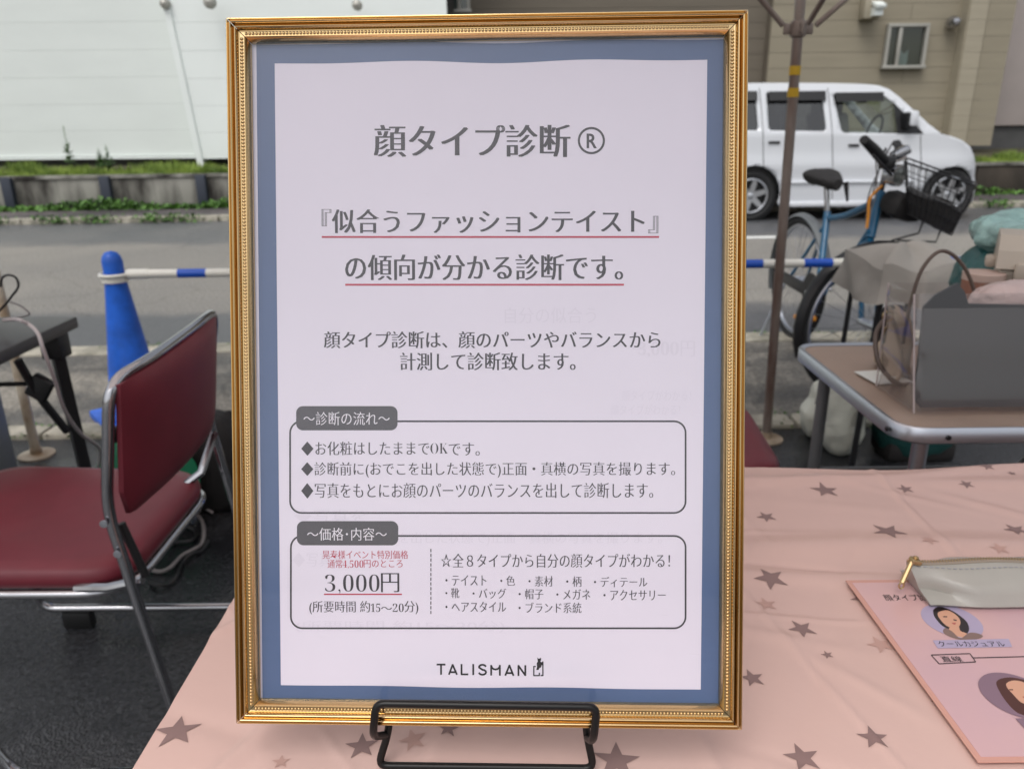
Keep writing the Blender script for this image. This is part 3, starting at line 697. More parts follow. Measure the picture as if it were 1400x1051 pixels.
bar(midx, cY+.02, 1.90, cY+.05, bz+.008, 'white bar with blue stripes passing before the blue bicycle',
    [(x_at(770)-midx, x_at(815)-midx), (x_at(895)-midx, x_at(938)-midx), (x_at(1010)-midx, x_at(1047)-midx), (x_at(1104)-midx, x_at(1144)-midx), (x_at(1200)-midx, x_at(1236)-midx), (x_at(1298)-midx, x_at(1340)-midx)])

# ================================================================ EVENT TENT
tent = empty('event_tent', (0, 0, 0), 'event tent with rusty brown pole and braces standing over the stall', 'tent')
TPX, TPY = .965, 2.70; LX, LY = -1.765, 2.62; EZ = 2.0
hubz = V(1086, 40, TPY).z
def leg(x, y, m, lean=0.0):
    mb = MB(); xt = x-lean
    mb.tube([(x, y, .012), (x-lean*.8, y, 1.6)], .0165, 14); mb.tube([(x-lean*.75, y, 1.5), (xt, y, EZ)], .0125, 12)
    o = mb.build('pole', m, tent)
    MB().lathe([(.062, 0), (.062, .006), (.05, .009), (.02, .011), (.02, .03)], (x, y, .0), n=20).build('foot_plate', M['cream_pole'], o)
    return o
pr = leg(TPX, TPY, M['rust'], .05); pl = leg(LX, LY, M['cream_pole'], .0)
leg(TPX, 0.0, M['cream_pole']); leg(LX, 0.0, M['cream_pole'])
for py in (96, 126):
    q = V(1080, py, TPY); MB().tube([(TPX-.05*q.z/2, TPY, q.z-.016), (TPX-.05*q.z/2, TPY, q.z+.012)], .0182, 14).build('tape_band', M['yellow'], pr)
hx = TPX-.05*hubz/2
def hub(x, y, z, m, P):
    o = MB().lathe([(.018, -.026), (.024, -.022), (.027, 0), (.024, .022), (.018, .026)], (x, y, z), n=16).build('brace_hub', m, P)
    w = MB()
    for dx, dy in ((1, 0), (-1, 0), (0, -1), (0, 1)): w.box((x+dx*.032, y+dy*.032, z), (.032 if dx else .008, .032 if dy else .008, .034), bevel=.004)
    w.build('lug', m, o); return o
hub(hx, TPY, hubz, M['rust'], pr); hub(LX, LY, hubz-.02, M['rust'], pl)
for x, y, m, P in ((hx, TPY, M['rust'], pr), (LX, LY, M['rust'], pl)):
    for ex, ey, ez in ((.62, 0, .50), (-.55, 0, .50), (.14, -.55, .5), (.12, .5, .5)):
        if ey > 0 and x < 0: continue
        r = .0085
        MB().tube([(x+ex*.09, y+ey*.09, hubz+.01), (x+ex, y+ey, hubz+ez)], r, 10).build('brace', m, P)
for a, b in (((LX, LY), (TPX-.05, TPY)), ((LX, 0), (TPX, 0)), ((LX, 0), (LX, LY)), ((TPX, 0), (TPX-.05, TPY))):
    MB().tube([(*a, EZ), (*b, EZ)], .0125, 10).build('eave_rail', M['cream_pole'], tent)
cx, cy = (LX+TPX)/2, (LY-.6)/2
cv = MB(); c4 = [(LX-.05, -.05, EZ+.02), (TPX+.02, -.05, EZ+.02), (TPX+.02, TPY+.05, EZ+.02), (LX-.05, LY+.05, EZ+.02)]
def canopy_fn(u, v):
    a = Vector(c4[0]).lerp(Vector(c4[1]), u); b = Vector(c4[3]).lerp(Vector(c4[2]), u); p = a.lerp(b, v)
    e = min(u, 1-u, v, 1-v)*2; p.z += .55*e - .03*math.sin(math.pi*min(1, e)); return p
cv.grid(canopy_fn, 24, 24)
o = cv.build('canopy', M['canopy'], tent); 

# ================================================================ BICYCLE
bike = empty('bicycle', (1.55, 3.6, 0), 'blue bicycle with black front basket standing behind the striped bar', 'bicycle')
def bl(p): return Vector(p)-Vector((1.55, 3.6, 0))
RW = .33
RH = bl((1.545, 4.10, RW)); FH = V(1190, 433, 3.14); FH.z = RW; FH = bl(FH)
seatc = bl(V(1131, 293, 3.86)); bb = bl(V(1119, 398, 3.66)); headb = bl(V(1190, 325, 3.24)); headt = bl(V(1204, 262, 3.30)); saddle = bl(V(1130, 248, 3.88)); 
def wheel_bike(c, axis, label=None, glos=0):
    ax = Vector(axis).normalized(); a = Vector((0, 0, 1)); u = ax.cross(a).normalized(); w = a
    P = lambda r, an, h=0: c+(u*math.cos(an)+w*math.sin(an))*r+ax*h
    ty = MB().tube([P(RW-.018, k*math.pi/24) for k in range(48)], .018, 8, closed=True).build('wheel', M['tyre'], bike)
    MB().tube([P(RW-.043, k*math.pi/24) for k in range(48)], .011, 6, closed=True).build('rim', M['alu'], ty)
    sp = MB()
    for k in range(28):
        a0 = k*2*math.pi/28; a1 = a0+(.5 if k % 2 else -.5); h = .025 if k % 4 < 2 else -.025
        sp.tube([P(.02, a1, h), P(RW-.045, a0)], .0013, 3, cap=False)
    sp.build('spokes', M['spoke'], ty)
    MB().tube([c-ax*.05, c+ax*.05], .018, 10).build('hub', M['alu'], ty)
    return P, ty
ra = Vector((1, .06, 0)); fa_ = Vector((.22, -1, 0))
Pr, rw_ = wheel_bike(RH, ra); Pf, fw_ = wheel_bike(FH, fa_)
fd = MB()
def fender(P, a0, a1, r=RW+.018, hw=.028):
    mb = MB(); n = 20
    for i in range(n+1):
        an = a0+(a1-a0)*i/n
        for h, dr in ((-hw, -.014), (-hw*.5, .0), (0, .004), (hw*.5, 0), (hw, -.014)): mb.v.append(tuple(P(r+dr, an, h)))
    for i in range(n):
        for k in range(4): a = i*5+k; mb.f.append((a, a+1, a+6, a+5))
    return mb
fender(Pr, R(20), R(200)).build('mudguard', M['steel'], bike, smooth=60); fender(Pf, R(-20), R(195)).build('mudguard', M['blackmetal'], bike, smooth=60)
def tb_(name, pts, r, m, n=10, parent=bike): return MB().tube(pts, r, n).build(name, m, parent)
frame_ = MB(); frame_.tube([seatc+Vector((0, 0, .01)), bb], .0165, 12); frame_.tube([headt, headb], .019, 12); frame_.tube(smooth_path([headb+Vector((0, 0, .03)), (headb+bb)/2+Vector((0, 0, -.03)), bb], 5), .018, 12)
frame_.tube(smooth_path([headt-Vector((0, 0, .03)), headt.lerp(seatc, .55)+Vector((0, 0, -.045)), seatc-Vector((0, 0, .02))], 5), .015, 12)
for s in (-.05, .05):
    frame_.tube([seatc-Vector((0, 0, .04)), RH+ra*s], .008, 8); frame_.tube([bb, RH+ra*s], .009, 8)
frame_.tube([bb-ra*.035, bb+ra*.035], .022, 12)
frame_.build('frame', M['bikeblue'], bike)
fk = MB(); crown = headb-Vector((0, 0, .02))
for s in (-1, 1): fk.tube(smooth_path([crown, crown+fa_*.05*s+Vector((0, 0, -.03)), (crown+FH)/2+fa_*.05*s, FH+fa_*.052*s], 4), .0115, 8)
fk.tube([headb, crown], .016, 10); fk.build('fork', M['bikeblue'], bike)
MB().lathe([(0, -.06), (.016, -.06), (.018, -.045), (.012, -.04), (.01, .04)], FH, fa_, 12).build('axle_nut', M['chrome'], bike)
tb_('seat_post', [seatc, saddle-Vector((0, 0, .01))], .0125, M['chrome'])
sdl = MB(); Dn = Vector((0, -1, 0))
def sad(u, v):
    t = u; wdt = .075*(1-t)**.7+.018; hgt = .03+.02*(1-t)
    an = math.pi*2*v; return saddle+Vector((math.cos(an)*wdt, .08-t*.22, .015+math.sin(an)*hgt*(.6 if math.sin(an) > 0 else 1.1)+.014*math.cos(t*3)+.006*mnoise.noise(Vector((t*9, v*14, 3)))))
sdl.grid(sad, 14, 16); sdl.poly([sad(0, k/16) for k in range(16)]); sdl.poly([sad(1, k/16) for k in range(16)]); sdl.build('saddle', M['bagblack'], bike)
MB().tube([saddle+Vector((.07, -.06, 0)), saddle+Vector((.085, -.07, -.09))], [.014, .006], 8).build('seat_cover_tie', M['bagblack'], bike)
# handlebar (steered), stem, lamp
st = bl(V(1214, 222, 3.27)); tb_('stem', [headt, headt.lerp(st, .5), st], .012, M['chrome'])
g0 = bl(V(1181, 191, 2.98)); g1 = bl(V(1211, 221, 3.12)); g2 = bl(V(1236, 214, 3.62)); g3 = bl(V(1226, 196, 3.72))
hb_ = MB().tube(smooth_path([g0.lerp(g1, .3), g1, st, g2, g3], 6), .011, 10).build('handlebar', M['chrome'], bike)
MB().tube([g0, g0.lerp(g1, .5), g0.lerp(g1, .95)], [.017, .021, .019], 12).build('grip', M['rubber'], hb_); MB().tube([g3, g3.lerp(g2, .8)], .018, 12).build('grip', M['rubber'], hb_)
MB().box(g0.lerp(g1, 1.05)+Vector((0, 0, .0)), (.055, .06, .05), bevel=.015).tube([g1, g1+Vector((.02, -.02, -.05)), g0+Vector((.04, 0, -.055))], .006, 6).build('brake_lever', M['blackmetal'], hb_)
lp = bl(V(1226, 240, 3.16))
MB().lathe([(.0, -.05), (.03, -.045), (.042, -.01), (.043, .012)], lp, (.5, -.8, 0), 20).build('headlamp', M['chrome'], bike)
MB().lathe([(0, .016), (.03, .015), (.04, .008)], lp, (.5, -.8, 0), 20).build('lamp_lens', M['winglass'], bike)
MB().tube([lp+Vector((-.02, .03, 0)), lp+Vector((-.05, .05, .06)), st], .008, 8).build('bracket', M['chrome'], bike)
MB().box(lp+Vector((.015, .03, .085)), (.07, .05, .035), rot=(0, R(-30), 0), bevel=.008).build('bell', M['chrome'], bike)
for k, (m, off) in enumerate((('cable_black', 0), ('cable_black', .03), ('cable_grey', -.03))):
    MB().tube(smooth_path([g1+Vector((off, 0, .02)), st+Vector((-.04+off, -.04, .05+off)), headt+Vector((-.05, -.04+off, 0)), headb+Vector((-.03, 0, .06))], 6), .003, 6).build('brake_cable', M[m], bike)
oa = bl(V(1206, 254, 3.22)); ob_ = bl(V(1185, 312, 3.20))
MB().tube(smooth_path([oa, oa.lerp(ob_, .3)+Vector((-.03, 0, .0)), oa.lerp(ob_, .7)+Vector((-.012, 0, 0)), ob_], 6), .006, 8).build('orange_cord', M['orange'], bike)
# basket, leaning forward to the right
bt = [V(1236, 222, 3.06), V(1334, 254, 3.06), V(1334, 250, 3.38), V(1240, 216, 3.38)]
bo = [V(1241, 292, 3.10), V(1301, 322, 3.10), V(1301, 316, 3.34), V(1243, 286, 3.34)]
bt = [bl(p) for p in bt]; bo = [bl(p) for p in bo]
bk = MB(); bk.tube(fillet(bt, .03, 4, True), .004, 6, closed=True); bk.tube(fillet(bo, .03, 4, True), .003, 6, closed=True)
for i in range(4):
    j = (i+1) % 4
    for k in range(10):
        t = k/10; bk.tube([bt[i].lerp(bt[j], t), bo[i].lerp(bo[j], t)], .0016, 4)
    for h in (.25, .5, .75):
        bk.tube([bt[i].lerp(bo[i], h), bt[j].lerp(bo[j], h)], .0018, 4)
for k in range(1, 10): bk.tube([bo[0].lerp(bo[1], k/10), bo[3].lerp(bo[2], k/10)], .0016, 4)
bko = bk.build('basket', M['blackmetal'], bike)
def liner(u, v):
    i = int(u*4) % 4; t = u*4-int(u*4); a = bo[i].lerp(bo[(i+1) % 4], t); b = bt[i].lerp(bt[(i+1) % 4], t); c = (bo[0]+bo[2])/2
    q = a.lerp(b, v*.5); return q+(c-q)*.06+Vector((0, 0, .006*math.sin(u*30+v*9)))
lm = MB().grid(liner, 32, 6); lm.poly([bo[i].lerp((bo[0]+bo[2])/2, .06) for i in range(4)]); 
top = [liner(k/32, 1) for k in range(32)]; lm.poly([p+Vector((0, 0, .0)) for p in top])
lm.build('basket_bag', M['bagblack'], bike)
for t in (.35, .75): MB().tube([bo[0].lerp(bo[1], t), bo[0].lerp(bo[1], t)+Vector((.0, .02, -.05)), FH+Vector((.02+.06*t, 0, RW+.02))], .004, 6).build('basket_stay', M['blackmetal'], bike)
MB().box(lp+Vector((.065, .05, -.125)), (.15, .14, .10), rot=(.2, .3, .2), bevel=.04).build('headset_bag', M['bagblack'], bike)
# crank, chainguard, pedals, stand, reflector
ck = MB().lathe([(.085, 0), (.09, .004), (.085, .008)], bb-ra*.045, ra, 24).build('chainring', M['blackmetal'], bike)
MB().tube([bb-ra*.06, bb-ra*.06+Vector((0, -.12, -.1))], .009, 8).build('crank', M['chrome'], bike); MB().tube([bb+ra*.06, bb+ra*.06+Vector((0, .12, .1))], .009, 8).build('crank', M['chrome'], bike)
MB().box(bb-ra*.1+Vector((0, -.12, -.1)), (.09, .06, .022), bevel=.006).build('pedal', M['orange'], bike); MB().box(bb+ra*.1+Vector((0, .12, .1)), (.09, .06, .022), bevel=.006).build('pedal', M['blackmetal'], bike)
MB().tube([RH-ra*.06, RH-ra*.16+Vector((0, .04, -RW+.008))], .008, 8).build('kickstand', M['alu'], bike)
MB().box(bb.lerp(RH, .5)-ra*.05, (.02, .42, .06), bevel=.008).build('chain_guard', M['blackmetal'], bike)

# ================================================================ COVERED BOX ON BLACK LEGS
cvY = 2.42
def cvp(px, py, Y=cvY): return V(px, py, Y)
cb_ = empty('covered_box', (1.1, cvY, 0), 'grey fabric cover over a box raised on thin black legs before the bicycle', 'covered box')
o0 = Vector((1.1, cvY, 0))
tl, tr_, br_, bl_ = cvp(1152, 352), cvp(1268, 362), cvp(1262, 408), cvp(1143, 398)
X0, X1 = cvp(1203, 390).x, cvp(1330, 390).x; ZT, ZB = cvp(1210, 366).z, cvp(1200, 416).z
Dp = .33
def cover(u, v):
    # u round the skirt, v from hem to the top edge
    per = [(X0, cvY), (X0+.42*(X1-X0), cvY-.04), (X1, cvY+.02), (X1+.01, cvY+Dp), (X0+.01, cvY+Dp)]
    n = len(per); i = int(u*n) % n; t = u*n-int(u*n); a = Vector((*per[i], 0)); b = Vector((*per[(i+1) % n], 0)); q = a.lerp(b, t)
    c = Vector(((X0+X1)/2, cvY+Dp/2, 0)); fl = 1+.09*(1-v)*(.5+.5*math.sin(u*41))
    q = c+(q-c)*(fl*(1-.05*v)); q.z = ZB+(ZT-ZB)*v+.012*math.sin(u*19)*(1-v); q.z += .012*math.sin(u*23+1)*v
    w_ = mnoise.noise(q*9)*.02+(1-abs(mnoise.noise(q*6+Vector((3, 1, 2))))*2)*.008; q += Vector((q.x-c.x, q.y-c.y, 0)).normalized()*w_
    return q-o0
cm_ = MB().grid(cover, 110, 16)
def ctop(u, v):
    q = cover(u, 1); c = Vector(((X0+X1)/2, cvY+Dp/2, ZT+.035))-o0; p = q.lerp(c, v); p.z += .018*math.sin(v*3.1)*math.cos(u*13)+.02*math.sin(math.pi*v*.5)+mnoise.noise(p*10)*.02*v; return p
cm_.grid(ctop, 110, 12); cm_.build('cover', M['cover'], cb_, smooth=60)
MB().box(Vector(((X0+X1)/2, cvY+Dp/2, (ZB+ZT)/2+.01))-o0, (X1-X0-.06, Dp-.05, ZT-ZB-.02), bevel=.01).build('box_body', M['blackmetal'], cb_)
for px in (1212, 1300):
    for yy in (cvY+.06, cvY+Dp-.05):
        q = V(px, 440, cvY); MB().tube([Vector((q.x, yy, ZB+.03))-o0, Vector((q.x-.015, yy, .0))-o0], .011 if yy < cvY+.1 else .009, 8).build('leg', M['blackmetal'], cb_)
MB().tube([Vector((V(1212, 440, cvY).x, cvY+.06, .2))-o0, Vector((V(1300, 440, cvY).x, cvY+.06, .2))-o0], .007, 8).build('stretcher', M['blackmetal'], cb_)

# ================================================================ CAMP TABLE AND WHAT STANDS ON IT
TZ = .70
ca = G(1113, 470, TZ); cn = G(1238, 578, TZ)
TX = min(ca.x, cn.x)-.004; TYN, TYF = cn.y-.02, ca.y
ct_ = empty('camp_table', (TX+.45, (TYN+TYF)/2, 0), 'brown topped folding camp table with aluminium edge at the right', 'table')
tc = Vector((TX+.45, (TYN+TYF)/2, 0)); TW = .92
rect = fillet([(-.46, -(TYF-TYN)/2, TZ-.004), (.46, -(TYF-TYN)/2, TZ-.004), (.46, (TYF-TYN)/2, TZ-.004), (-.46, (TYF-TYN)/2, TZ-.004)], .05, 6, True)
MB().prism([(p.x*.99, p.y*.985, p.z) for p in rect], (0, 0, -.012)).build('table_top', M['woodtop'], ct_, smooth=30)
rim = MB(); n = len(rect); 
for h0, h1, off in ((TZ, TZ-.026, 0),):
    prof = [(.0, TZ-.0005), (.004, TZ+.0005), (.007, TZ-.002), (.0072, TZ-.024), (.0035, TZ-.027), (-.004, TZ-.027), (-.006, TZ-.018), (-.006, TZ-.0025)]
    for i, p in enumerate(rect):
        a = rect[i-1]; b = rect[(i+1) % n]; t = (b-a).normalized(); nn = Vector((t.y, -t.x, 0))
        for (o_x, z) in prof: rim.v.append((p.x+nn.x*o_x, p.y+nn.y*o_x, z))
    k = len(prof)
    for i in range(n):
        j = (i+1) % n
        for q in range(k): rim.f.append((i*k+q, i*k+(q+1) % k, j*k+(q+1) % k, j*k+q))
rim.build('rim', M['alu'], ct_, smooth=50)
hx_, hy_ = .405, (TYF-TYN)/2-.04
for sx in (-1, 1):
    for sy in (-1, 1):
        MB().tube([(sx*hx_, sy*hy_, TZ-.03), (sx*(hx_+.0), sy*(hy_), .01)], .0125, 12).build('leg', M['steel'] if sy > 0 else M['alu'], ct_)
    MB().tube([(sx*hx_, -hy_, .33), (sx*hx_, hy_, .33)], .009, 10).build('stretcher', M['steel'], ct_)
MB().tube([(-hx_, hy_, .42), (hx_, hy_, .42)], .009, 10).build('stretcher', M['steel'], ct_)
MB().tube([(-hx_+.01, -hy_+.01, .38), (-hx_+.22, -hy_+.02, TZ-.05)], .008, 8).build('brace', M['alu'], ct_)
for px, py in ((1214, 569), (1297, 590)):
    q = V(px, py, TYN+.03 if px < 1230 else TYN-.006)-tc
    MB().lathe([(.004, 0), (.004, .003), (0, .0035)], (q.x-.0 if px > 1230 else -.46-.0075, q.y if px < 1230 else -(TYF-TYN)/2-.0075, TZ-.014), (0, -1, 0) if px > 1230 else (-1, 0, 0), 10).build('rivet', M['blackmetal'], ct_)
# clear tote bag with dark grey panel
q0 = G(1251, 566, TZ); ty_ = q0.y; bx0 = q0.x; bx1 = bx0+.40; bzt = V(1275, 405, ty_+.03).z
bag = empty('tote_bag', (bx0+.2, ty_+.07, TZ), 'clear vinyl tote bag holding a dark grey panel on the camp table', 'bag'); bo_ = Vector((bx0+.2, ty_+.07, TZ)); bh = bzt-TZ
sh = MB()
def bagfn(u, v):
    per = fillet([(-.2, -.066, 0), (.2, -.066, 0), (.2, .07, 0), (-.2, .07, 0)], .015, 3, True); n = len(per); i = int(u*n) % n
    q = per[i].copy(); sc = 1+.04*v; q.x = q.x*sc+.03*v*0; q.y = q.y*(1-.35*v)+.02*v; q.z = bh*v; q.x += .004*math.sin(v*14+u*20); return q
n_ = 16
sh.grid(lambda u, v: bagfn(min(u, .9999) if u < 1 else 0, v), n_, 10); sh.poly([bagfn(k/n_, 0)+Vector((0, 0, .003)) for k in range(n_)])
sh.build('bag_shell', M['clearbag'], bag, smooth=60)
pz = V(1330, 424, ty_).z-TZ
pn = MB(); outline = [(-.155, .006), (.196, .006), (.2, pz-.01), (-.12, pz), (-.128, pz+.02), (-.14, pz+.032), (-.175, bh-.002), (-.192, bh-.02), (-.197, .02), (-.185, .006)]
pn.prism([(x, -.058+.034*z/bh, z) for x, z in outline], (0, .004, 0)); pnl = pn.build('grey_panel', M['tote'], bag, smooth=0)
MB().box((.175, -.0585+.034*.62, V(1380, 449, ty_).z-TZ), (.085, .003, .024), bevel=.0012).build('hand_slot', M['tissue'], pnl)
ts = MB()
def tfn(u, v):
    return Vector((-.13+.34*u, -.03+.075*v, pz-.02+.055*math.sin(math.pi*min(1, v*1.1))*(.8+.2*math.sin(u*23))+.01*math.sin(u*37+v*9)))
ts = crumple((.15, .030, .034), .010, 18, 8, nu=70, nv=36, flat_bottom=False); ts.build('wrapped_contents', M['tissue'], bag, smooth=35, loc=(.065, .012, pz-.044))
ha = V(1234, 470, ty_+.1); hb2 = V(1345, 470, ty_+.1); hm = V(1288, 343, ty_+.1)
hp = smooth_path([ha-bo_+Vector((0, 0, 0)), V(1246, 410, ty_+.1)-bo_, V(1262, 366, ty_+.1)-bo_, hm-bo_, V(1316, 362, ty_+.1)-bo_, V(1334, 405, ty_+.1)-bo_, hb2-bo_], 6)
MB().tube(hp, .0032, 8).build('handle', M['handle'], bag)
# handbag
hbY = ty_+.18; hbp = G(1238, 545, TZ)
hbp.x += .05; hbag = empty('handbag', (hbp.x, hbY, TZ), 'small beige leather handbag with brass ring left of the clear tote', 'handbag'); ho = Vector((hbp.x, hbY, TZ))
A0 = V(1246, 436, hbY)-ho; 
def hbf(u, v):
    an = u*2*math.pi; w = .022*(1-.75*v**1.5)+.003; l = .055
    return Vector((math.cos(an)*w+A0.x*.55*v-.003*math.sin(v*8), math.sin(an)*l*(1-.2*v)+.05, A0.z*v+.004+.004*math.sin(u*18)))
hh_ = MB().grid(hbf, 28, 10); hh_.poly([hbf(k/28, 1) for k in range(28)]); hh_.build('bag_body', M['beige'], hbag, smooth=70)
r0 = V(1214, 432, hbY-.02)-ho
MB().tube([r0+Vector((.009*math.cos(a), 0, .009*math.sin(a))) for a in [k*math.pi/8 for k in range(16)]], .002, 6, closed=True).build('ring', M['brass'], hbag)
MB().box(r0+Vector((-.002, 0, -.035)), (.008, .006, .03), bevel=.002).build('clasp', M['brass'], hbag)
MB().tube(smooth_path([r0+Vector((0, 0, .0)), V(1198, 455, hbY-.02)-ho, V(1200, 492, hbY-.04)-ho, V(1218, 518, hbY-.05)-ho, V(1236, 528, hbY-.03)-ho], 6), .0045, 8).build('strap', M['handle'], hbag)
MB().tube(smooth_path([r0+Vector((.004, 0, 0)), V(1226, 452, hbY-.0)-ho, V(1232, 500, hbY-.0)-ho, V(1222, 528, hbY-.03)-ho], 6), .004, 8).build('strap', M['beige'], hbag)
# added black block standing in for the dark gap inside the handbag strap
pp = V(1219, 455, hbY+.06); bp_ = MB()
bp_.box((0, 0, .0), (.05, .03, .12), bevel=.016, seg=3); o = bp_.build('dark_gap_block', M['bagblack'], None, loc=(pp.x+.01, hbY+.08, TZ+.06)); tag(o, 'black block added for the dark gap inside the strap of the beige handbag', 'pouch')
for sy in (-.066, .07):
    MB().tube([Vector((-.2-.0, sy*(1-.35*v)+.02*v, bh*v)) + Vector((-.008*v, 0, 0)) for v in [k/8 for k in range(9)]], .0014, 6).build('welded_seam', M['seamclear'], bag)
# white card
wc = G(1200, 516, TZ); o = MB().box((0, 0, 0), (.07, .075, .0012)).build('note_card', M['siding2'], None, loc=(wc.x+.01, wc.y, TZ+.0012), smooth=0); o.rotation_euler.z = R(8); tag(o, 'white paper card lying flat on the brown camp table top', 'card')
# brown round box
rY = ty_+.26; rc = V(1346, 372, rY); r_ = .036
rbx = empty('round_box', (rc.x, rY, TZ), 'brown cardboard round box with pale lid behind the clear tote', 'box')
hR = rc.z-TZ
MB().lathe([(r_*.97, 0), (r_*.97, hR-.012)], n=28).build('box_body', M['cardboard'], rbx); MB().lathe([(r_, hR-.014), (r_, hR-.001), (r_*.97, hR), (0, hR)], n=28).build('lid', M['cardtop'], rbx)
# toolbox
xY = TYF-.12; xa_ = V(1354, 340, xY-.07).x; xz = V(1380, 320, xY).z-TZ
_tr = Matrix.Rotation(R(-30), 3, 'Z') @ Vector((.165, .09, 0)); tbx = empty('toolbox', (xa_+.035+_tr.x, TYF-.16+_tr.y, TZ), 'beige plastic toolbox with latched lid at the photo edge on the camp table', 'toolbox')
MB().box((0, 0, xz*.38), (.32, .17, xz*.76), bevel=.008).build('box_body', M['toolbox'], tbx)
tbx.rotation_euler.z = R(-30)
lid = MB(); lid.prism([(-.165, -.095, xz*.77), (-.165, .095, xz*.77), (-.165, .085, xz*.9), (-.165, .05, xz), (-.165, -.05, xz), (-.165, -.085, xz*.9)], (.33, 0, 0)); lid.build('lid', M['toolbox'], tbx, smooth=20)
for k in (-.11, .0, .11): MB().box((k, -.1, xz*.75), (.05, .014, .035), bevel=.004).build('latch', M['toolbox'], tbx)
MB().box((-.172, -.02, xz*.78), (.02, .05, .02), bevel=.006).build('hinge_lug', M['toolbox'], tbx)
# teal bag of plastic behind the toolbox
gY = TYF+.03; gx = V(1326, 330, gY).x; gz = V(1370, 302, gY).z-TZ
tl_ = empty('plastic_carrier', (gx+.14, TYF-.03+.1, 0), 'crumpled teal plastic bag behind the beige toolbox', 'bag')
tl_.location = (gx+.185, TYF+.03, TZ+.001)
def blob(fn_r, H_, nu=28, nv=14, seed=1, flat=.1):
    rn = random.Random(seed); ph = [rn.uniform(0, 6) for _ in range(6)]; mb = MB()
    def f(u, v):
        an = u*2*math.pi; rx, ry = fn_r(v); w = 1+flat*(math.sin(3*an+ph[0]+v*4)*.5+math.sin(7*an+ph[1]-v*6)*.3+math.sin(11*an+ph[2]+v*9)*.2)
        return Vector((math.cos(an)*rx*w, math.sin(an)*ry*w, H_*v+.01*math.sin(an*4+ph[3])*v))
    mb.grid(f, nu, nv); mb.poly([f(k/nu, 0) for k in range(nu)]); mb.poly([f(k/nu, 1) for k in range(nu)]); return mb
crumple((.17, .10, gz*.40), .022, 9, 3).build('bag_body', M['teal'], tl_, smooth=40)
crumple((.165, .105, gz*.12), .028, 12, 5, flat_bottom=False).build('crumpled_top', M['paleteal'], tl_, smooth=35, loc=(.015, 0, gz*.76))

# things under / behind the camp table
wbg = empty('plastic_sack', (V(1145, 600, 2.25).x, 2.25, 0), 'tall white plastic sack standing behind the camp table leg', 'sack', 'white plastic sacks')
wb0 = G(1158, 634); wbg.location = (wb0.x+.01, wb0.y+.1, 0); hz = V(1140, 498, wb0.y+.1).z
crumple((.074, .07, hz/2), .010, 9, 2, sq=2.6, squeeze=lambda h: 1-.12*math.sin(h*5)*h).build('sack_body', M['plasticbag'], wbg, smooth=60)
sk2 = empty('plastic_sack', (0, 0, 0), 'small knotted white plastic bag left of the camp table leg', 'sack', 'white plastic sacks')
s0 = G(1118, 596); sk2.location = (s0.x, s0.y, 0); s2h = V(1095, 523, s0.y).z
def sk(v):
    if v < .55: r = .035+.05*v; return (r*.9, r)
    return (.05-.0*v, .05) if v < .85 else (.05*(1-(v-.85)*4.5), .05*(1-(v-.85)*4.5))
crumple((.066, .066, s2h/2), .012, 10, 6, sq=2.4, squeeze=lambda h: (1 if h < .5 else (1-(h-.5)*1.6 if h < .72 else .65+.6*(h-.72)))).build('sack_body', M['plasticbag'], sk2, smooth=60)
bd = G(1180, 628); o = MB().lathe([(0, -.05), (.10, -.048), (.125, -.03), (.13, 0), (.125, .03), (.10, .048), (0, .05)], (0, 0, 0), (.6, -1, 0), 28).build('black_drum', M['blackmetal'], None, loc=(bd.x+.0, bd.y+.22, .131)); tag(o, 'round black drum standing on edge behind the tall white sack', 'drum')
dt = G(1268, 640); b_ = empty('supply_bag', (dt.x, dt.y+.12, 0), 'dark teal bag with black base on the asphalt under the camp table', 'bag')
crumple((.13, .09, .13), .014, 9, 9).build('bag_body', M['darkteal'], b_, smooth=50); MB().box((0, 0, .04), (.24, .16, .078), bevel=.02).build('bag_base', M['bagblack'], b_)
o = MB().box((0, 0, .2), (.5, .3, .12), bevel=.03).box((0, 0, .07), (.44, .26, .14), bevel=.02).build('folded_trolley', M['bagblack'], None, loc=(G(1350, 610).x+.18, G(1350, 610).y+.3, 0)); tag(o, 'black cloth trolley bag under the right part of the camp table', 'trolley bag')

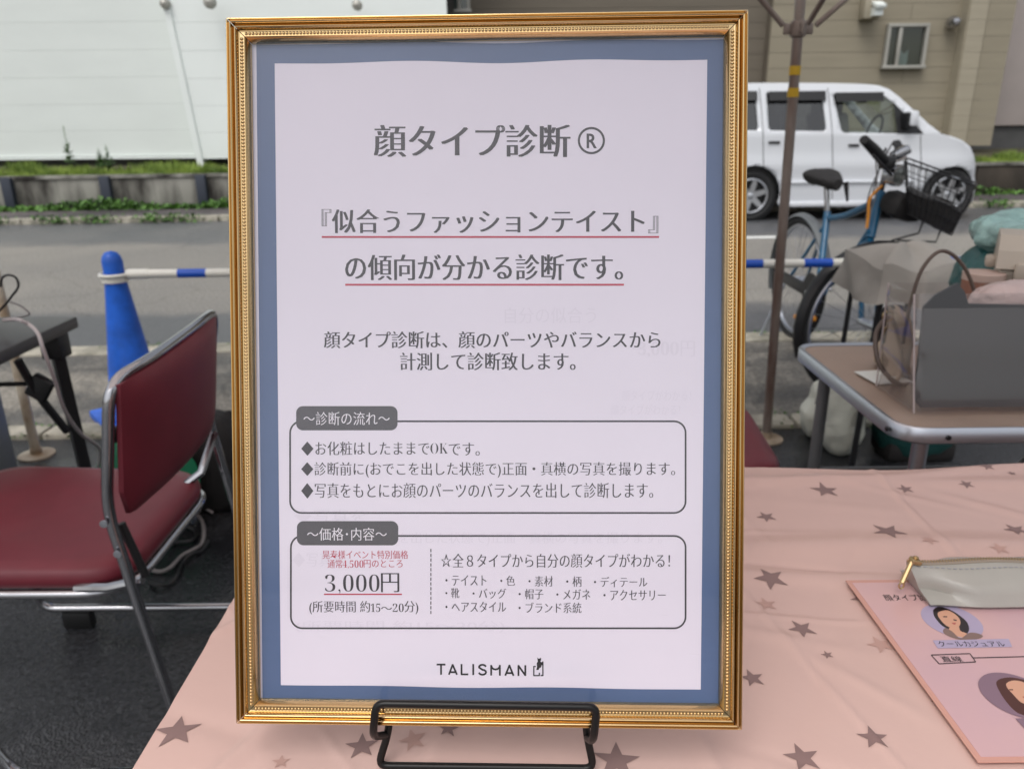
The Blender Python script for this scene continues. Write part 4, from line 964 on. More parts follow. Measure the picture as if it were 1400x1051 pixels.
# ================================================================ CHAIRS
def ch_w(p): return Vector(p)
CH0 = Vector((-.72, 1.32, 0))
def make_chair():
    root = empty('folding_chair', CH0, 'burgundy padded chair with chrome frame standing beside the black table', 'chair', 'burgundy chairs')
    L = lambda p: Vector(p)-CH0
    # posts: top, bend, foot
    nt_ = V(158, 520, 1.11); nb = V(146, 697, 1.10); nf = V(241, 982, 1.10); nf2 = nb+(nf-nb)*((nb.z-.012)/(nb.z-nf.z))
    ft = V(292, 428, 1.50); fbp = Vector((nb.x+.0, 1.53, nb.z)); ff = Vector((nf2.x, 1.56, .012)); 
    fr = MB(); mid_ = (nt_+ft)/2+Vector((.018, 0, .002))
    path = fillet([nf2, nb, Vector((nt_.x-.005, 1.10, nt_.z)), Vector((nt_.x+.010, 1.22, nt_.z+.004)), Vector((nt_.x+.012, 1.40, nt_.z+.010)), Vector((ft.x-.004, 1.52, nt_.z+.012)), fbp, ff], .045, 6)
    fr.tube([L(p) for p in path], .0092, 12)
    fr.build('back_frame', M['chrome'], root, smooth=60)
    # backrest cushion
    zt_, zb_ = nt_.z-.008, V(160, 705, 1.12).z
    xt_, xb_ = nt_.x+.004, nb.x+.018
    def bf(side):
        def f(u, v):
            # rounded lower corners
            y = 1.106+u*(1.512-1.106); e = min(u*2.4, 1-u)*.406; zlo = zb_+(.055-e if e < .055 else 0)*1.0*(1-(e/.055))*.9 if e < .055 else zb_
            z = zlo+(zt_+.002+.014*u-zlo)*v; x = xb_+(xt_-xb_)*((z-zb_)/(zt_-zb_)); bulge = .014*math.sin(math.pi*u)
            pil = .013*(1-(2*u-1)**6)*(1-(2*v-1)**6)
            return L((x+bulge+side*(.004+pil), y, z))
        return f
    bk_ = MB().grid(bf(1), 24, 24).grid(bf(-1), 24, 24)
    for sd_ in (0, 1):
        bk_.grid(lambda u, v, s=sd_: bf(1)(s, v).lerp(bf(-1)(s, v), u), 1, 24); bk_.grid(lambda u, v, s=sd_: bf(1)(v, s).lerp(bf(-1)(v, s), u), 1, 24)
    bko_ = bk_.build('backrest', M['burg'], root, smooth=60)
    # seat
    sz = .455; xs0, xs1 = -1.12, -.655; ys0, ys1 = 1.105, 1.53
    pts = fillet([(xs0, ys0, 0), (xs1, ys0+.015, 0), (xs1, ys1-.015, 0), (xs0, ys1, 0)], .085, 8, True); c = Vector(((xs0+xs1)/2, (ys0+ys1)/2, 0)); n = len(pts)
    st_ = MB(); rings = [(.97, -.034), (1, -.03), (1.004, -.018), (.995, -.006), (.96, .003), (.85, .009), (.5, .004), (.02, .0)]
    for s, dz in rings:
        for p in pts:
            q = c+(p-c)*s; st_.v.append(tuple(L((q.x, q.y, sz+dz+.012*((q.x-xs0)/(xs1-xs0)-.5)*(-1)))))
    for i in range(len(rings)-1):
        for k in range(n): a = i*n+k; b = i*n+(k+1) % n; st_.f.append((a, b, b+n, a+n))
    st_.f.append(tuple(range(n))); st_.f.append(tuple(range((len(rings)-1)*n, len(rings)*n)))
    st_.build('seat', M['burg'], root, smooth=60)
    MB().tube([L((c.x+(p.x-c.x)*1.0, c.y+(p.y-c.y)*1.0, sz-.042+.012*((p.x-xs0)/(xs1-xs0)-.5)*(-1))) for p in pts], .0085, 10, closed=True).build('seat_frame', M['chrome'], root, smooth=60)
    # front legs and runners
    nl = G(36, 1047, .03); fl_ = Vector((-1.14, 1.60, .048))
    MB().tube([L(p) for p in fillet([(xs0+.04, 1.10, sz-.04), (nl.x, 1.10, .032), (nf2.x+.03, 1.115, .032), (nf2.x-.005, 1.10, .10)], .045, 6)], .0098, 12).build('leg', M['chrome'], root, smooth=60)
    MB().tube([L(p) for p in fillet([(xs0+.03, 1.54, sz-.04), (-1.15, 1.59, .052), (ff.x-.01, 1.59, .052), (ff.x-.0, 1.56, .14)], .045, 6)], .0098, 12).build('leg', M['chrome'], root, smooth=60)
    for x, y, z in ((-1.06, 1.59, .052), (-.66, 1.59, .052), (-.83, 1.108, .032), (nf2.x-.03, 1.108, .032)):
        MB().box(L((x, y, (z-.008)/2)), (.07, .026, z-.008), bevel=.005).build('rubber_foot', M['rubber'], root)
    # joint bracket, link and cross tube
    MB().tube([L((nb.x+.006, 1.122, .54)), L((nb.x+.03, 1.122, .44))], .007, 8).build('link', M['blackmetal'], root)
    MB().tube([L((nb.x+.03, 1.11, .44)), L((nb.x-.03, 1.112, .425)), L((nb.x-.09, 1.12, .42))], .008, 8).build('bracket', M['chrome'], root)
    MB().tube([L((nb.x+.01, 1.53, .53)), L((nb.x-.0, 1.46, .47)), L((nb.x-.06, 1.44, .43))], .0085, 8).build('bracket', M['chrome'], root)
    for x, z in ((nb.x, .56), (nb.x+.012, .505)):
        MB().lathe([(0, .0), (.006, .001), (.0065, .004), (.0, .0045)], L((x, 1.096-.009, z)), (0, -1, 0), 12).build('rivet', M['alu'], root)
    return root
chair = make_chair()
c2 = copy_tree(chair); c2.rotation_euler.z = R(176); e = G(1040, 598, .44); c2.location = (e.x-.40, e.y-.21+.215, 0); c2['label'] = 'burgundy chair almost hidden behind the framed sign, its front edge showing right'

# ================================================================ LEFT TABLE AND THINGS
lt = empty('folding_table', (-1.6, 1.4, 0), 'charcoal folding table at the left edge with black bracketed legs', 'table'); lo = Vector((-1.6, 1.4, 0))
ex = G(106, 432, .70); ltx = ex.x; lty = ex.y
MB().box(Vector((ltx-.9, lty-.3-.0, .685))-lo, (1.8, .6, .03), bevel=.006).build('table_top', M['charcoal'], lt)
def ltp(px, py, Y): return V(px, py, Y)-lo
k1 = Vector((ltx-.035, lty-.06, .67))-lo
lg = V(116, 640, lty-.06)-lo; lgd = (lg-k1); gnd = k1+lgd*((.67)/(-lgd.z))
MB().tube([k1-Vector((0,0,.01)), gnd], .0185, 4).build('leg', M['blackmetal'], lt); MB().box(k1+Vector((0, 0, -.03)), (.05, .05, .06), bevel=.004).build('leg_socket', M['blackmetal'], lt)
k2 = k1+Vector((0, -.48, 0)); MB().tube([k2+Vector((-.0, 0, 0)), gnd+Vector((-.25, -.48, 0))], .0185, 4).build('leg', M['blackmetal'], lt)
MB().tube([V(24, 492, lty-.14)-lo, V(52, 540, lty-.12)-lo, V(92, 590, lty-.08)-lo], .010, 6).build('brace', M['blackmetal'], lt)
MB().box(V(55, 530, lty-.12)-lo, (.05, .022, .06), rot=(0, R(35), 0), bevel=.004).build('hinge', M['blackmetal'], lt)
MB().tube([V(-60, 527, lty-.12)-lo, V(55, 524, lty-.12)-lo], .006, 8).build('tie_rod', M['blackmetal'], lt)
# grey cabinet
gb = G(43, 668); o = empty('steel_cabinet', (gb.x-.36, gb.y+.16, 0), 'grey steel cabinet standing under the charcoal table', 'cabinet')
MB().box((0, -.1, .215), (.5, .12, .43), bevel=.006).build('cabinet_body', M['steel'], o)
MB().box((0, -.164, .30), (.46, .008, .003)).build('drawer_line', M['alu'], o)
# pinkish box with cables
pb = G(8, 440, .7); o = MB().box((0, 0, .06), (.12, .09, .12), bevel=.008).build('small_box', M['pinkbox'], None, loc=(pb.x-.035, pb.y-.1, .7005)); tag(o, 'small dusky pink box on the charcoal table', 'box')
o = MB().box((0, 0, .01), (.10, .07, .02), bevel=.004).build('power_adapter', M['blackmetal'], None, loc=(G(10, 446, .7).x-.01, G(10, 446, .7).y-.16, .7005)); tag(o, 'flat black adapter before the pink box on the charcoal table', 'adapter')
yb_ = pb.y-.1
cab = lambda px, py, Y=yb_: V(px, py, Y)
MB_ = MB().tube(smooth_path([cab(-20, 440), cab(2, 422), cab(16, 405), cab(25, 392), cab(22, 380), cab(12, 376), cab(3, 380), cab(1, 392)], 6), .0028, 8).build('black_cable', M['cable_black'], None); tag(MB_, 'black cable rising in a loop above the pink box', 'cable')
MB_ = MB().tube(smooth_path([cab(14, 413), cab(28, 418), cab(40, 428), cab(34, 432), cab(18, 435), cab(4, 436)], 6), .0022, 8).build('black_cable', M['cable_grey'], None); tag(MB_, 'thin dark grey cable hooking out to a point beside the pink box', 'cable')
wp = [cab(5, 438), cab(24, 437, lty-.25), cab(40, 444, lty-.25), cab(52, 456, lty-.27), cab(60, 480, lty-.28), cab(75, 520, lty-.25), cab(88, 560, lty-.2), cab(110, 592, lty-.1), cab(134, 610, lty), cab(137, 625, lty+.05), cab(131, 650, lty+.12)]
o = MB().tube(smooth_path(wp, 6), .0042, 8).build('white_cable', M['cable_white'], None); tag(o, 'pale cable hanging over the edge of the charcoal table', 'cable')
# cord reel
rp_ = G(198, 735); reel = empty('cord_reel', (rp_.x, rp_.y+.1, 0), 'green and black cord reel on the wet asphalt behind the near chair', 'cord reel')
ax_ = Vector((.25, -1, .15)).normalized()
for s in (-.06, .06): MB().lathe([(.03, -.004), (.135, -.004), (.146, 0), (.135, .004), (.03, .004)], ax_*s+Vector((0, 0, .15)), ax_, 36).build('reel_flange', M['green'], reel)
MB().lathe([(.10, -.055), (.10, .055)], (0, 0, .15), ax_, 28).build('wound_cord', M['cable_black'], reel)
MB().lathe([(0, .062), (.07, .062), (.075, .075), (.0, .085)], (0, 0, .15), ax_, 28).build('socket_hub', M['bagblack'], reel)
MB().tube(fillet([(-.1, .07, .01), (-.1, .02, .31), (.1, -.02, .31), (.1, .07, .01)], .04), .008, 8).build('reel_stand', M['blackmetal'], reel)
bb2 = G(285, 715); o = empty('cable_bag', (bb2.x, bb2.y+.14, 0), 'black bag slumped beside the green cord reel behind the near chair', 'bag')
crumple((.10, .09, .15), .02, 9, 21).build('bag_body', M['bagblack'], o, smooth=50)
def gcable(pxs, label, r=.0055, m='cable_grey', z0=.006):
    pts = [G(x, y, z0+(k % 2)*.008) for k, (x, y) in enumerate(pxs)]
    o = MB().tube(smooth_path(pts, 6), r, 8).build('grey_cable', M[m], None); tag(o, label, 'cable', 'loose cables by the cord reel')
gcable([(186, 760), (200, 774), (216, 781), (232, 776), (248, 760), (262, 752), (275, 744), (279, 728), (276, 712), (268, 704), (258, 712)], 'thick grey cable curling in front of the cord reel')
gcable([(205, 796), (216, 800), (232, 798), (242, 786), (250, 768), (262, 757), (276, 752), (285, 738)], 'dark cable loop nearest the chair leg by the reel', .0045, 'cable_black')
gcable([(270, 700), (284, 688), (298, 684), (312, 678), (300, 672), (284, 678), (276, 690), (290, 700)], 'tangled pale cable beside the gold frame edge', .004, 'cable_white')
gcable([(240, 700), (252, 716), (268, 726), (262, 738), (240, 742), (228, 748)], 'black lead lying under the grey cable', .005, 'cable_black')

# ================================================================ MAIN TABLE, CLOTH, PRINT
DZ = .74
mx0, mx1, my0, my1 = -.262, 1.55, .18, .882
mt = empty('stall_table', (.6, .53, 0), 'stall table hidden under the pink star cloth', 'table')
MB().box(((mx0+mx1)/2-.6, 0, DZ-.025), (mx1-mx0-.02, my1-my0-.02, .03)).build('table_top', M['charcoal'], mt)
for sx in (mx0+.08, mx1-.08):
    for sy in (my0+.06, my1-.06): MB().tube([(sx-.6, sy-.53, DZ-.03), (sx-.6, sy-.53, .005)], .014, 10).build('leg', M['steel'], mt)
def sm(a, b, x): t = min(1, max(0, (x-a)/(b-a))); return t*t*(3-2*t)
def ridge(d, w): return math.exp(-(d/w)**2)
def cz(x, y):
    z = 0
    z += .0012*math.sin(3.1*x+5*y+1)+.0010*math.sin(9*x-7*y)+.0007*math.sin(17*x+12*y+2)*math.sin(6*y)
    # long soft folds
    z += .0016*ridge((y-.80)-.05*math.sin(4*x), .016)+.0014*ridge((y-.86)+.02*math.sin(7*x), .01)
    z += .0028*ridge((y-.70)+.25*(x-.35)**2, .022)*sm(.15, .3, x)*(1-sm(.62, .8, x))
    z += .0018*ridge((y-.655)+.12*(x-.2), .012)*(1-sm(.5, .7, x))
    z += .0018*ridge((x+.15)-.55*(y-.5), .010)+.0014*ridge((x+.05)-.35*(y-.45), .008)+.0012*ridge((x-.12)+.2*(y-.5), .007)*(1-sm(.5, .6, y))
    for (qx, qy, an, w_, a_) in folds: z += a_*ridge((x-qx)*math.cos(an)+(y-qy)*math.sin(an), w_)*math.exp(-((-(x-qx)*math.sin(an)+(y-qy)*math.cos(an))/.075)**2)
    # pressed fold lines
    for (a, b, c, w) in creases:
        z += w*.7*ridge(a*x+b*y-c, .003)
    fl = sm(.29, .33, x)*sm(.395, .43, y)*(1-sm(.635, .67, y))
    return DZ+z*1.7*(1-.85*fl)-.0006*fl
_fr = random.Random(31)
folds = [(_fr.uniform(-.24, 1.1), _fr.uniform(.40, .88), _fr.uniform(0, 3.14), _fr.uniform(.004, .012), _fr.uniform(-.0012, .0016)) for _ in range(70)]
def cr(p, q, w=.0011):
    A = G(*p, DZ); B = G(*q, DZ); d = (B-A).to_2d().normalized(); n = Vector((-d.y, d.x)); return (n.x, n.y, n.dot(A.to_2d()), w)
creases = [cr((1085, 880), (1180, 985)), cr((1240, 690), (1305, 755)), cr((1080, 840), (1200, 848), .0009), cr((1195, 640), (1240, 690), .0007), cr((440, 1000), (470, 1040), .0009)]
edge_r = .012
NX, NY = 620, 300
cl = MB()
def clothfn(u, v):
    # parameter runs beyond the table edge: drop
    dropL, dropF = .42, .42
    sx = -dropL+u*(dropL+(mx1-mx0)+dropL); sy = -dropF+v*(dropF*2+(my1-my0))
    x = mx0+min(max(sx, 0), mx1-mx0); y = my0+min(max(sy, 0), my1-my0)
    ox = min(0, sx)+max(0, sx-(mx1-mx0)); oy = min(0, sy)+max(0, sy-(my1-my0))
    wav = .006*math.sin(x*9)+.004*math.sin(x*23)
    d = math.hypot(ox, oy); z = cz(x, y)
    if d > 0:
        z -= d; nx, ny = ox/d, oy/d
        fl = min(1, d/.1); a = math.atan2(ny, nx); pl_ = .018*fl*math.sin((x+y)*22+a*6)+.012*fl
        x += nx*(.006+pl_); y += ny*(.006+pl_)
    y += wav*sm(.75, .88, y)*.4
    return Vector((x, y, max(z, .31)))
us = []; 
def nonuni(N, drop, L):
    tot = 2*drop+L; k = 14
    return [drop*i/k/tot for i in range(k)]+[(drop+L*i/(N-2*k))/tot for i in range(N-2*k)]+[(drop+L+drop*i/k)/tot for i in range(k+1)]
U = nonuni(NX, .42, mx1-mx0); Vv = nonuni(NY, .42, my1-my0)
for a in U:
    for b in Vv: cl.v.append(tuple(clothfn(a, b)))
nv = len(Vv)
for i in range(len(U)-1):
    for j in range(nv-1): a = i*nv+j; cl.f.append((a, a+1, a+nv+1, a+nv))
cloth = cl.build('tablecloth', M['cloth'], None, smooth=70); tag(cloth, 'pale pink vinyl tablecloth printed with mauve stars', 'tablecloth')
stars = [(243, 1003, 32, 12, 0), (495, 1022, 24, 8, 0), (613, 1000, 15, 0, 0), (843, 1038, 34, -6, 0), (1128, 670, 20, 0, 0), (1048, 705, 14, 20, 0), (1215, 726, 24, 30, 0), (1238, 667, 12, 5, 0), (1321, 663, 11, 12, 0),
         (1389, 723, 17, 15, 0), (1054, 788, 24, 18, 0), (1048, 821, 16, 5, 1), (1097, 855, 20, 24, 0), (1132, 889, 8.5, 10, 0), (1029, 922, 18, 8, 0), (1177, 816, 15, 20, 0), (1205, 878, 19, 10, 1), (1098, 1029, 26, 5, 0), (1195, 1004, 22, -4, 0),
         (1284, 957, 11, 15, 0), (1349, 641, 10, 0, 0), (1383, 649, 6, 0, 0), (1366, 753, 13, 0, 1), (1270, 742, 12, 30, 1), (565, 1015, 20, 20, 1), (760, 640, 14, 10, 0), (900, 700, 20, 3, 0), (385, 1045, 13, 10, 1)]
_sr = random.Random(17)
for _ in range(46):
    _p = Vector((_sr.uniform(-.22, 1.5), _sr.uniform(.2, .86))); _d = Vector((_p.x, _p.y, DZ))-CAMP; _px = 700+F*_d.dot(_Rt)/_d.dot(_D); _py = 525.5-F*_d.dot(_Up)/_d.dot(_D)
    if (_px > 1420 or _py > 1075 or (350 < _px < 990 and _py < 960)) and not (.31 < _p.x < .64 and .4 < _p.y < .66) and all(math.hypot(G(q[0], q[1], DZ).x-_p.x, G(q[0], q[1], DZ).y-_p.y) > .045 for q in stars):
        stars.append((_px, _py, _sr.choice([9, 14, 20, 24])*.5/_d.dot(_D), _sr.uniform(0, 72), _sr.random() < .25))
for (px, py, r, rot, pale) in stars:
    c = G(px, py, DZ); dist = (c-CAMP).dot(_D); rr = r*dist/F
    ring = []
    for k in range(10):
        a = R(90+rot+36*k); q = rr if k % 2 == 0 else rr*.40
        ring.append(Vector((c.x+math.cos(a)*q, c.y+math.sin(a)*q, 0)))
    mb = MB(); ctr = Vector((c.x, c.y, 0)); SN = 12
    for k in range(10):
        a, b = ring[k], ring[(k+1) % 10]
        idx = {}
        for i in range(SN+1):
            for j in range(SN+1-i):
                p = ctr+(a-ctr)*(i/SN)+(b-ctr)*(j/SN); idx[i, j] = len(mb.v); mb.v.append((p.x, p.y, cz(p.x, p.y)+.0005))
        for i in range(SN):
            for j in range(SN-i):
                mb.f.append((idx[i, j], idx[i+1, j], idx[i, j+1]))
                if i+j < SN-1: mb.f.append((idx[i+1, j], idx[i+1, j+1], idx[i, j+1]))
    mb.build('star_print', M['star_pale'] if pale else M['star'], cloth, smooth=70)

# ================================================================ TEXT ENGINE (lettering as fine flat geometry)
def text_verts(body, offset=0.0):
    cu = bpy.data.curves.new('t', 'FONT'); cu.body = body; cu.size = 1; cu.offset = offset; cu.resolution_u = 3
    ob = bpy.data.objects.new('t', cu); COL.objects.link(ob)
    dg = bpy.context.evaluated_depsgraph_get(); me = bpy.data.meshes.new_from_object(ob.evaluated_get(dg))
    vs = [tuple(v.co) for v in me.vertices]; fs = [tuple(p.vertices) for p in me.polygons]
    bpy.data.objects.remove(ob); bpy.data.meshes.remove(me); bpy.data.curves.remove(cu)
    return vs, fs
def letter(body, box, place, m, parent, bold=.018, thin=-.012, layer=0.0, name='lettering'):
    """box = x0,x1,y0,y1 in sheet units; place(x,y,h) -> 3D. Brush-like strokes: uprights heavier than level ones."""
    x0, x1, y0, y1 = box; vs, fs = text_verts(body, thin)
    mnx = min(v[0] for v in vs)-bold; mxx = max(v[0] for v in vs)+bold; mny = min(v[1] for v in vs); mxy = max(v[1] for v in vs)
    sx = (x1-x0)/(mxx-mnx); sy = (y1-y0)/(mxy-mny); mb = MB()
    shifts = [0] if bold == 0 else [-bold, 0, bold]
    for k, s in enumerate(shifts):
        mb.add([place(x0+(v[0]+s-mnx)*sx, y0+(v[1]-mny)*sy, layer+k*.000004) for v in vs], fs)
    return mb.build(name, m, parent, smooth=0)

# ================================================================ FRAMED SIGN
FW, FH2 = .333, .460
fr_loc = Vector((-.017, .470, 1.004)); rv = Vector((-.2963, .0040, -.0318)); fr_rot = Matrix.Rotation(rv.length, 3, rv.normalized())
sign = empty('framed_sign', fr_loc, 'gold framed upright sign with Japanese lettering on a black wire easel', 'framed sign')
sign.rotation_euler = fr_rot.to_euler()
fi = fr_rot.transposed()
def P2L(px, py, depth=0.0):
    d = fi @ ray(px, py); o = fi @ (CAMP-fr_loc); t = (depth-o.y)/d.y; p = o+d*t; return p   # local, y=depth
# moulding profile: s inward, h forward(+)
MW = .0141
def prof_h(s):
    t = s/MW
    if t < .03: return -.004+.003*(t/.03)
    if t < .17: return -.001+.0016*math.sin(math.pi*(t-.03)/.14)
    if t < .37: return -.0012+.0030*math.sin(math.pi*(t-.17)/.20)
    if t < .57: return -.0018+.0028*math.sin(math.pi*(t-.37)/.20)
    if t < .62: return -.0024
    if t < .80: return -.0026
    if t < .84: return -.0020
    return -.0022-.0040*((t-.84)/.16)**1.4
S = [i*MW/56 for i in range(57)]
prof = [(0, -.014)]+[(s, prof_h(s)) for s in S]+[(MW, -.0095), (MW-.004, -.014)]
corners = [(-1, 1), (1, 1), (1, -1), (-1, -1)]
for i in range(4):
    a, b = corners[i], corners[(i+1) % 4]; mb = MB()
    t = Vector((b[0]-a[0], 0, b[1]-a[1])).normalized()
    for (cxy, sgn) in ((a, 1), (b, -1)):
        for (s, h) in prof:
            mb.v.append((cxy[0]*(FW/2-s)+t.x*sgn*.0003, -h, cxy[1]*(FH2/2-s)+t.z*sgn*.0003))
    n = len(prof)
    for k in range(n):
        j = (k+1) % n; mb.f.append((k, j, n+j, n+k))
    mb.f.append(tuple(range(n))); mb.f.append(tuple(range(n, 2*n)))
    side = mb.build('moulding', M['gold'], sign, smooth=40)
    bd_ = MB(); s = MW*.71; L_ = (FW if i % 2 == 0 else FH2)-2*s-.004; nb_ = int(L_/.0022); st_ = Vector((a[0]*(FW/2-s), .0026, a[1]*(FH2/2-s)))
    for k in range(nb_):
        c = st_+t*(.002+k*L_/nb_+.001); r = .00092; e = Vector((0, 0, 1)) if i % 2 == 0 else Vector((1, 0, 0))
        vs = [c+Vector((0, -.0013, 0))]
        for q in range(6):
            an = q*math.pi/3; vs.append(c+t*math.cos(an)*r+e*math.sin(an)*r*1.35+Vector((0, -.0005, 0)))
        for q in range(6):
            an = q*math.pi/3; vs.append(c+t*math.cos(an)*r*1.1+e*math.sin(an)*r*1.5+Vector((0, .0006, 0)))
        bd_.add(vs, [(0, 1+q, 1+(q+1) % 6) for q in range(6)]+[(1+q, 7+q, 7+(q+1) % 6, 1+(q+1) % 6) for q in range(6)])
    o = bd_.build('beading', M['gold'], side, smooth=80)
MB().box((0, .0135, 0), (FW-.006, .003, FH2-.006)).build('backing_board', M['darkmdf'], sign)
MB().box((0, .0072, 0), (FW-2*MW+.004, .0016, FH2-2*MW+.004)).build('acrylic_pane', M['pane'], sign)
PD = .0095
IW, IH = FW/2-MW+.003, FH2/2-MW+.003
ps = MB(); ps.grid(lambda u, v: (-IW+2*IW*u, PD, -IH+2*IH*v), 4, 4)
poster = ps.build('poster', M['paper'], sign, smooth=0)
def pl3(x, y, h): return (x, PD-.00008-h, y)     # sheet coordinates = local x,z
def PX(px, py): p = P2L(px, py, PD); return (p.x, p.z)
def wavy(pxa, pya, pxb, pyb, n, amp, ph=0, freq=3):
    out = []
    for k in range(n):
        t = k/n; w = amp*math.sin(freq*2*math.pi*t+ph)*min(1, 6*t, 6*(1-t)) ; out.append((pxa+(pxb-pxa)*t, pya+(pyb-pya)*t+w))
    return out
# blue border as a ring of four bands round the white sheet
oTL, oTR, oBR, oBL = (350.5, 61.5), (996, 54), (991, 972), (359, 966)
iTL, iTR, iBR, iBL = (375.5, 87), (967, 82), (958, 942), (384, 936)
def chain(a, b, n, amp, ph, fr): return [(a[0]+(b[0]-a[0])*k/n, a[1]+(b[1]-a[1])*k/n+amp*math.sin(fr*6.283*k/n+ph)*math.sin(math.pi*k/n)) for k in range(n+1)]
bb_ = MB(); n = 40
for (oa_, ob2, ia_, ib_, amp, ph) in ((oTL, oTR, iTL, iTR, 2.0, .6), (oTR, oBR, iTR, iBR, 0, 0), (oBR, oBL, iBR, iBL, .8, 0), (oBL, oTL, iBL, iTL, 0, 0)):
    O = chain(oa_, ob2, n, amp*1.0, ph, 2.2); I = chain(ia_, ib_, n, amp*1.2, ph, 2.2); bs = len(bb_.v)
    for p_, q_ in zip(O, I): bb_.v.append(pl3(*PX(*p_), 0)); bb_.v.append(pl3(*PX(*q_), 0))
    for k in range(n): a = bs+2*k; bb_.f.append((a, a+1, a+3, a+2))
bb_.build('blue_border', M['pblue'], poster, smooth=0)
def T(body, x0, x1, y0, y1, m='ink', bold=.02, thin=-.014, layer=.00007):
    a = PX(x0, y1); b = PX(x1, y1); c = PX((x0+x1)/2, y0); d = PX((x0+x1)/2, y1)
    A_ = Vector((a[0], a[1])); B_ = Vector((b[0], b[1])); ux = (B_-A_); h = c[1]-d[1]
    def place(x, y, l): q = A_+ux*x; return pl3(q.x, q.y+y*h, l)
    return letter(body, (0, 1, 0, 1), place, M[m], poster, bold, thin, layer)
def quad(x0, y0, x1, y1, m, layer=.00003, name='rule'):
    layer = .00005
    return MB().poly([pl3(*PX(*p), layer) for p in ((x0, y0), (x1, y0), (x1, y1), (x0, y1))]).build(name, M[m], poster, smooth=0)
def rrect(x0, y0, x1, y1, r, n=7):
    out = []
    for cx_, cy_, a0 in ((x1-r, y0+r, -90), (x1-r, y1-r, 0), (x0+r, y1-r, 90), (x0+r, y0+r, 180)):
        for k in range(n+1):
            a = R(a0+90*k/n); out.append((cx_+r*math.cos(a), cy_+r*math.sin(a)))
    return out
def outline(x0, y0, x1, y1, r, w, m):
    O = rrect(x0, y0, x1, y1, r); I = rrect(x0+w, y0+w, x1-w, y1-w, r-w); mb = MB(); n = len(O)
    mb.v = [pl3(*PX(*p), .00004) for p in O]+[pl3(*PX(*p), .00004) for p in I]
    mb.f = [(k, (k+1) % n, n+(k+1) % n, n+k) for k in range(n)]
    mb.build('outline_box', M[m], poster, smooth=0)
def tab(x0, y0, x1, y1, r=9): MB().poly([pl3(*PX(*p), .00006) for p in rrect(x0, y0, x1, y1, r)]).build('heading_tab', M['tabgrey'], poster, smooth=0)
T('顔タイプ診断', 511, 780, 171, 215, bold=.036, thin=-.010)
mb = MB(); n = 40; cx_, cy_ = 808.5, 192.5
for r_c in (18.6, 15.6):
    for k in range(n): mb.v.append(pl3(*PX(cx_+r_c*math.cos(k*2*math.pi/n), cy_+r_c*math.sin(k*2*math.pi/n)), .00005))
mb.f = [(k, (k+1) % n, n+(k+1) % n, n+k) for k in range(n)]; mb.build('registered_mark', M['ink'], poster, smooth=0)
T('R', 802, 816, 183, 203, bold=.01, thin=.012)
T('『似合うファッションテイスト』', 440, 900, 286, 319, bold=.032, thin=-.010); quad(440, 322.8, 901, 325.4, 'red')
T('の傾向が分かる診断です。', 472, 852, 348, 383, bold=.032, thin=-.010); quad(472, 388, 853, 390.6, 'red')
T('顔タイプ診断は、顔のパーツやバランスから', 443, 903, 453, 476, bold=.028, thin=-.010)
T('計測して診断致します。', 547, 787, 482, 506, bold=.028, thin=-.010)
outline(395.5, 574.5, 938.5, 702, 17, 2.4, 'ink'); tab(405, 555, 543.5, 588)
T('～診断の流れ～', 415, 533, 563, 581, 'white_ink', .012, -.01, .00008)
T('◆お化粧はしたままで', 412, 587, 603.5, 622.5); T('𝐎𝐊', 588.5, 612.5, 605.5, 620, bold=.0, thin=-.016); T('です。', 613.5, 656, 605, 622.5); T('◆診断前に(おでこを出した状態で)正面・真横の写真を撮ります。', 412, 923, 631.5, 652.5, bold=.02); T('◆写真をもとにお顔のパーツのバランスを出して診断します。', 412, 893, 660, 681, bold=.02)
outline(396.5, 731, 938.5, 859.5, 17, 2.4, 'ink'); tab(406, 712, 544.5, 745)
T('～価格･内容～', 420, 529, 721, 738.5, 'white_ink', .012, -.01, .00008)
T('晃寿様イベント特別価格', 441, 558, 752, 763.5, 'red', .012, -.010); T('通常', 448, 468, 764.5, 776, 'red', .012, -.010); T('𝟒,𝟓𝟎𝟎', 468.5, 497, 765.5, 777, 'red', 0, -.014); T('円のところ', 497.5, 550.5, 765, 775.5, 'red', .012, -.010)
T('𝟑,𝟎𝟎𝟎', 444.5, 519, 785, 812, bold=0, thin=-.02); T('円', 521, 546, 783, 809); quad(443, 811, 549.5, 812.8, 'red')
T('(所要時間 約', 423, 506, 821, 839); T('𝟏𝟓', 507, 520, 824.5, 836, bold=0, thin=-.014); T('～', 521, 536, 829, 833); T('𝟐𝟎', 537, 552, 824.5, 836, bold=0, thin=-.014); T('分)', 553, 572, 821, 839)
for k in range(14): quad(588.4, 750+k*6.5, 589.8, 754.4+k*6.5, 'ink', name='dash')
T('☆全８タイプから自分の顔タイプがわかる！', 603, 916, 756.5, 775.5, bold=.02)
for s, a, b, y0, y1 in (('・テイスト', 609, 665, 786, 800), ('・色', 684, 704, 786.5, 800), ('・素材', 722.5, 756, 787, 801), ('・柄', 774, 795, 787.5, 801.5), ('・ディテール', 812, 885, 788, 802),
                        ('・靴', 609, 628, 803.5, 817), ('・バッグ', 646, 692, 804, 817.5), ('・帽子', 709, 743, 804.5, 818.5), ('・メガネ', 760.5, 807, 805, 819), ('・アクセサリー', 825, 910, 806, 820),
                        ('・ヘアスタイル', 609, 692, 822, 836), ('・ブランド系統', 709, 795, 823, 837.5)):
    T(s, a, b, y0, y1, bold=.02)
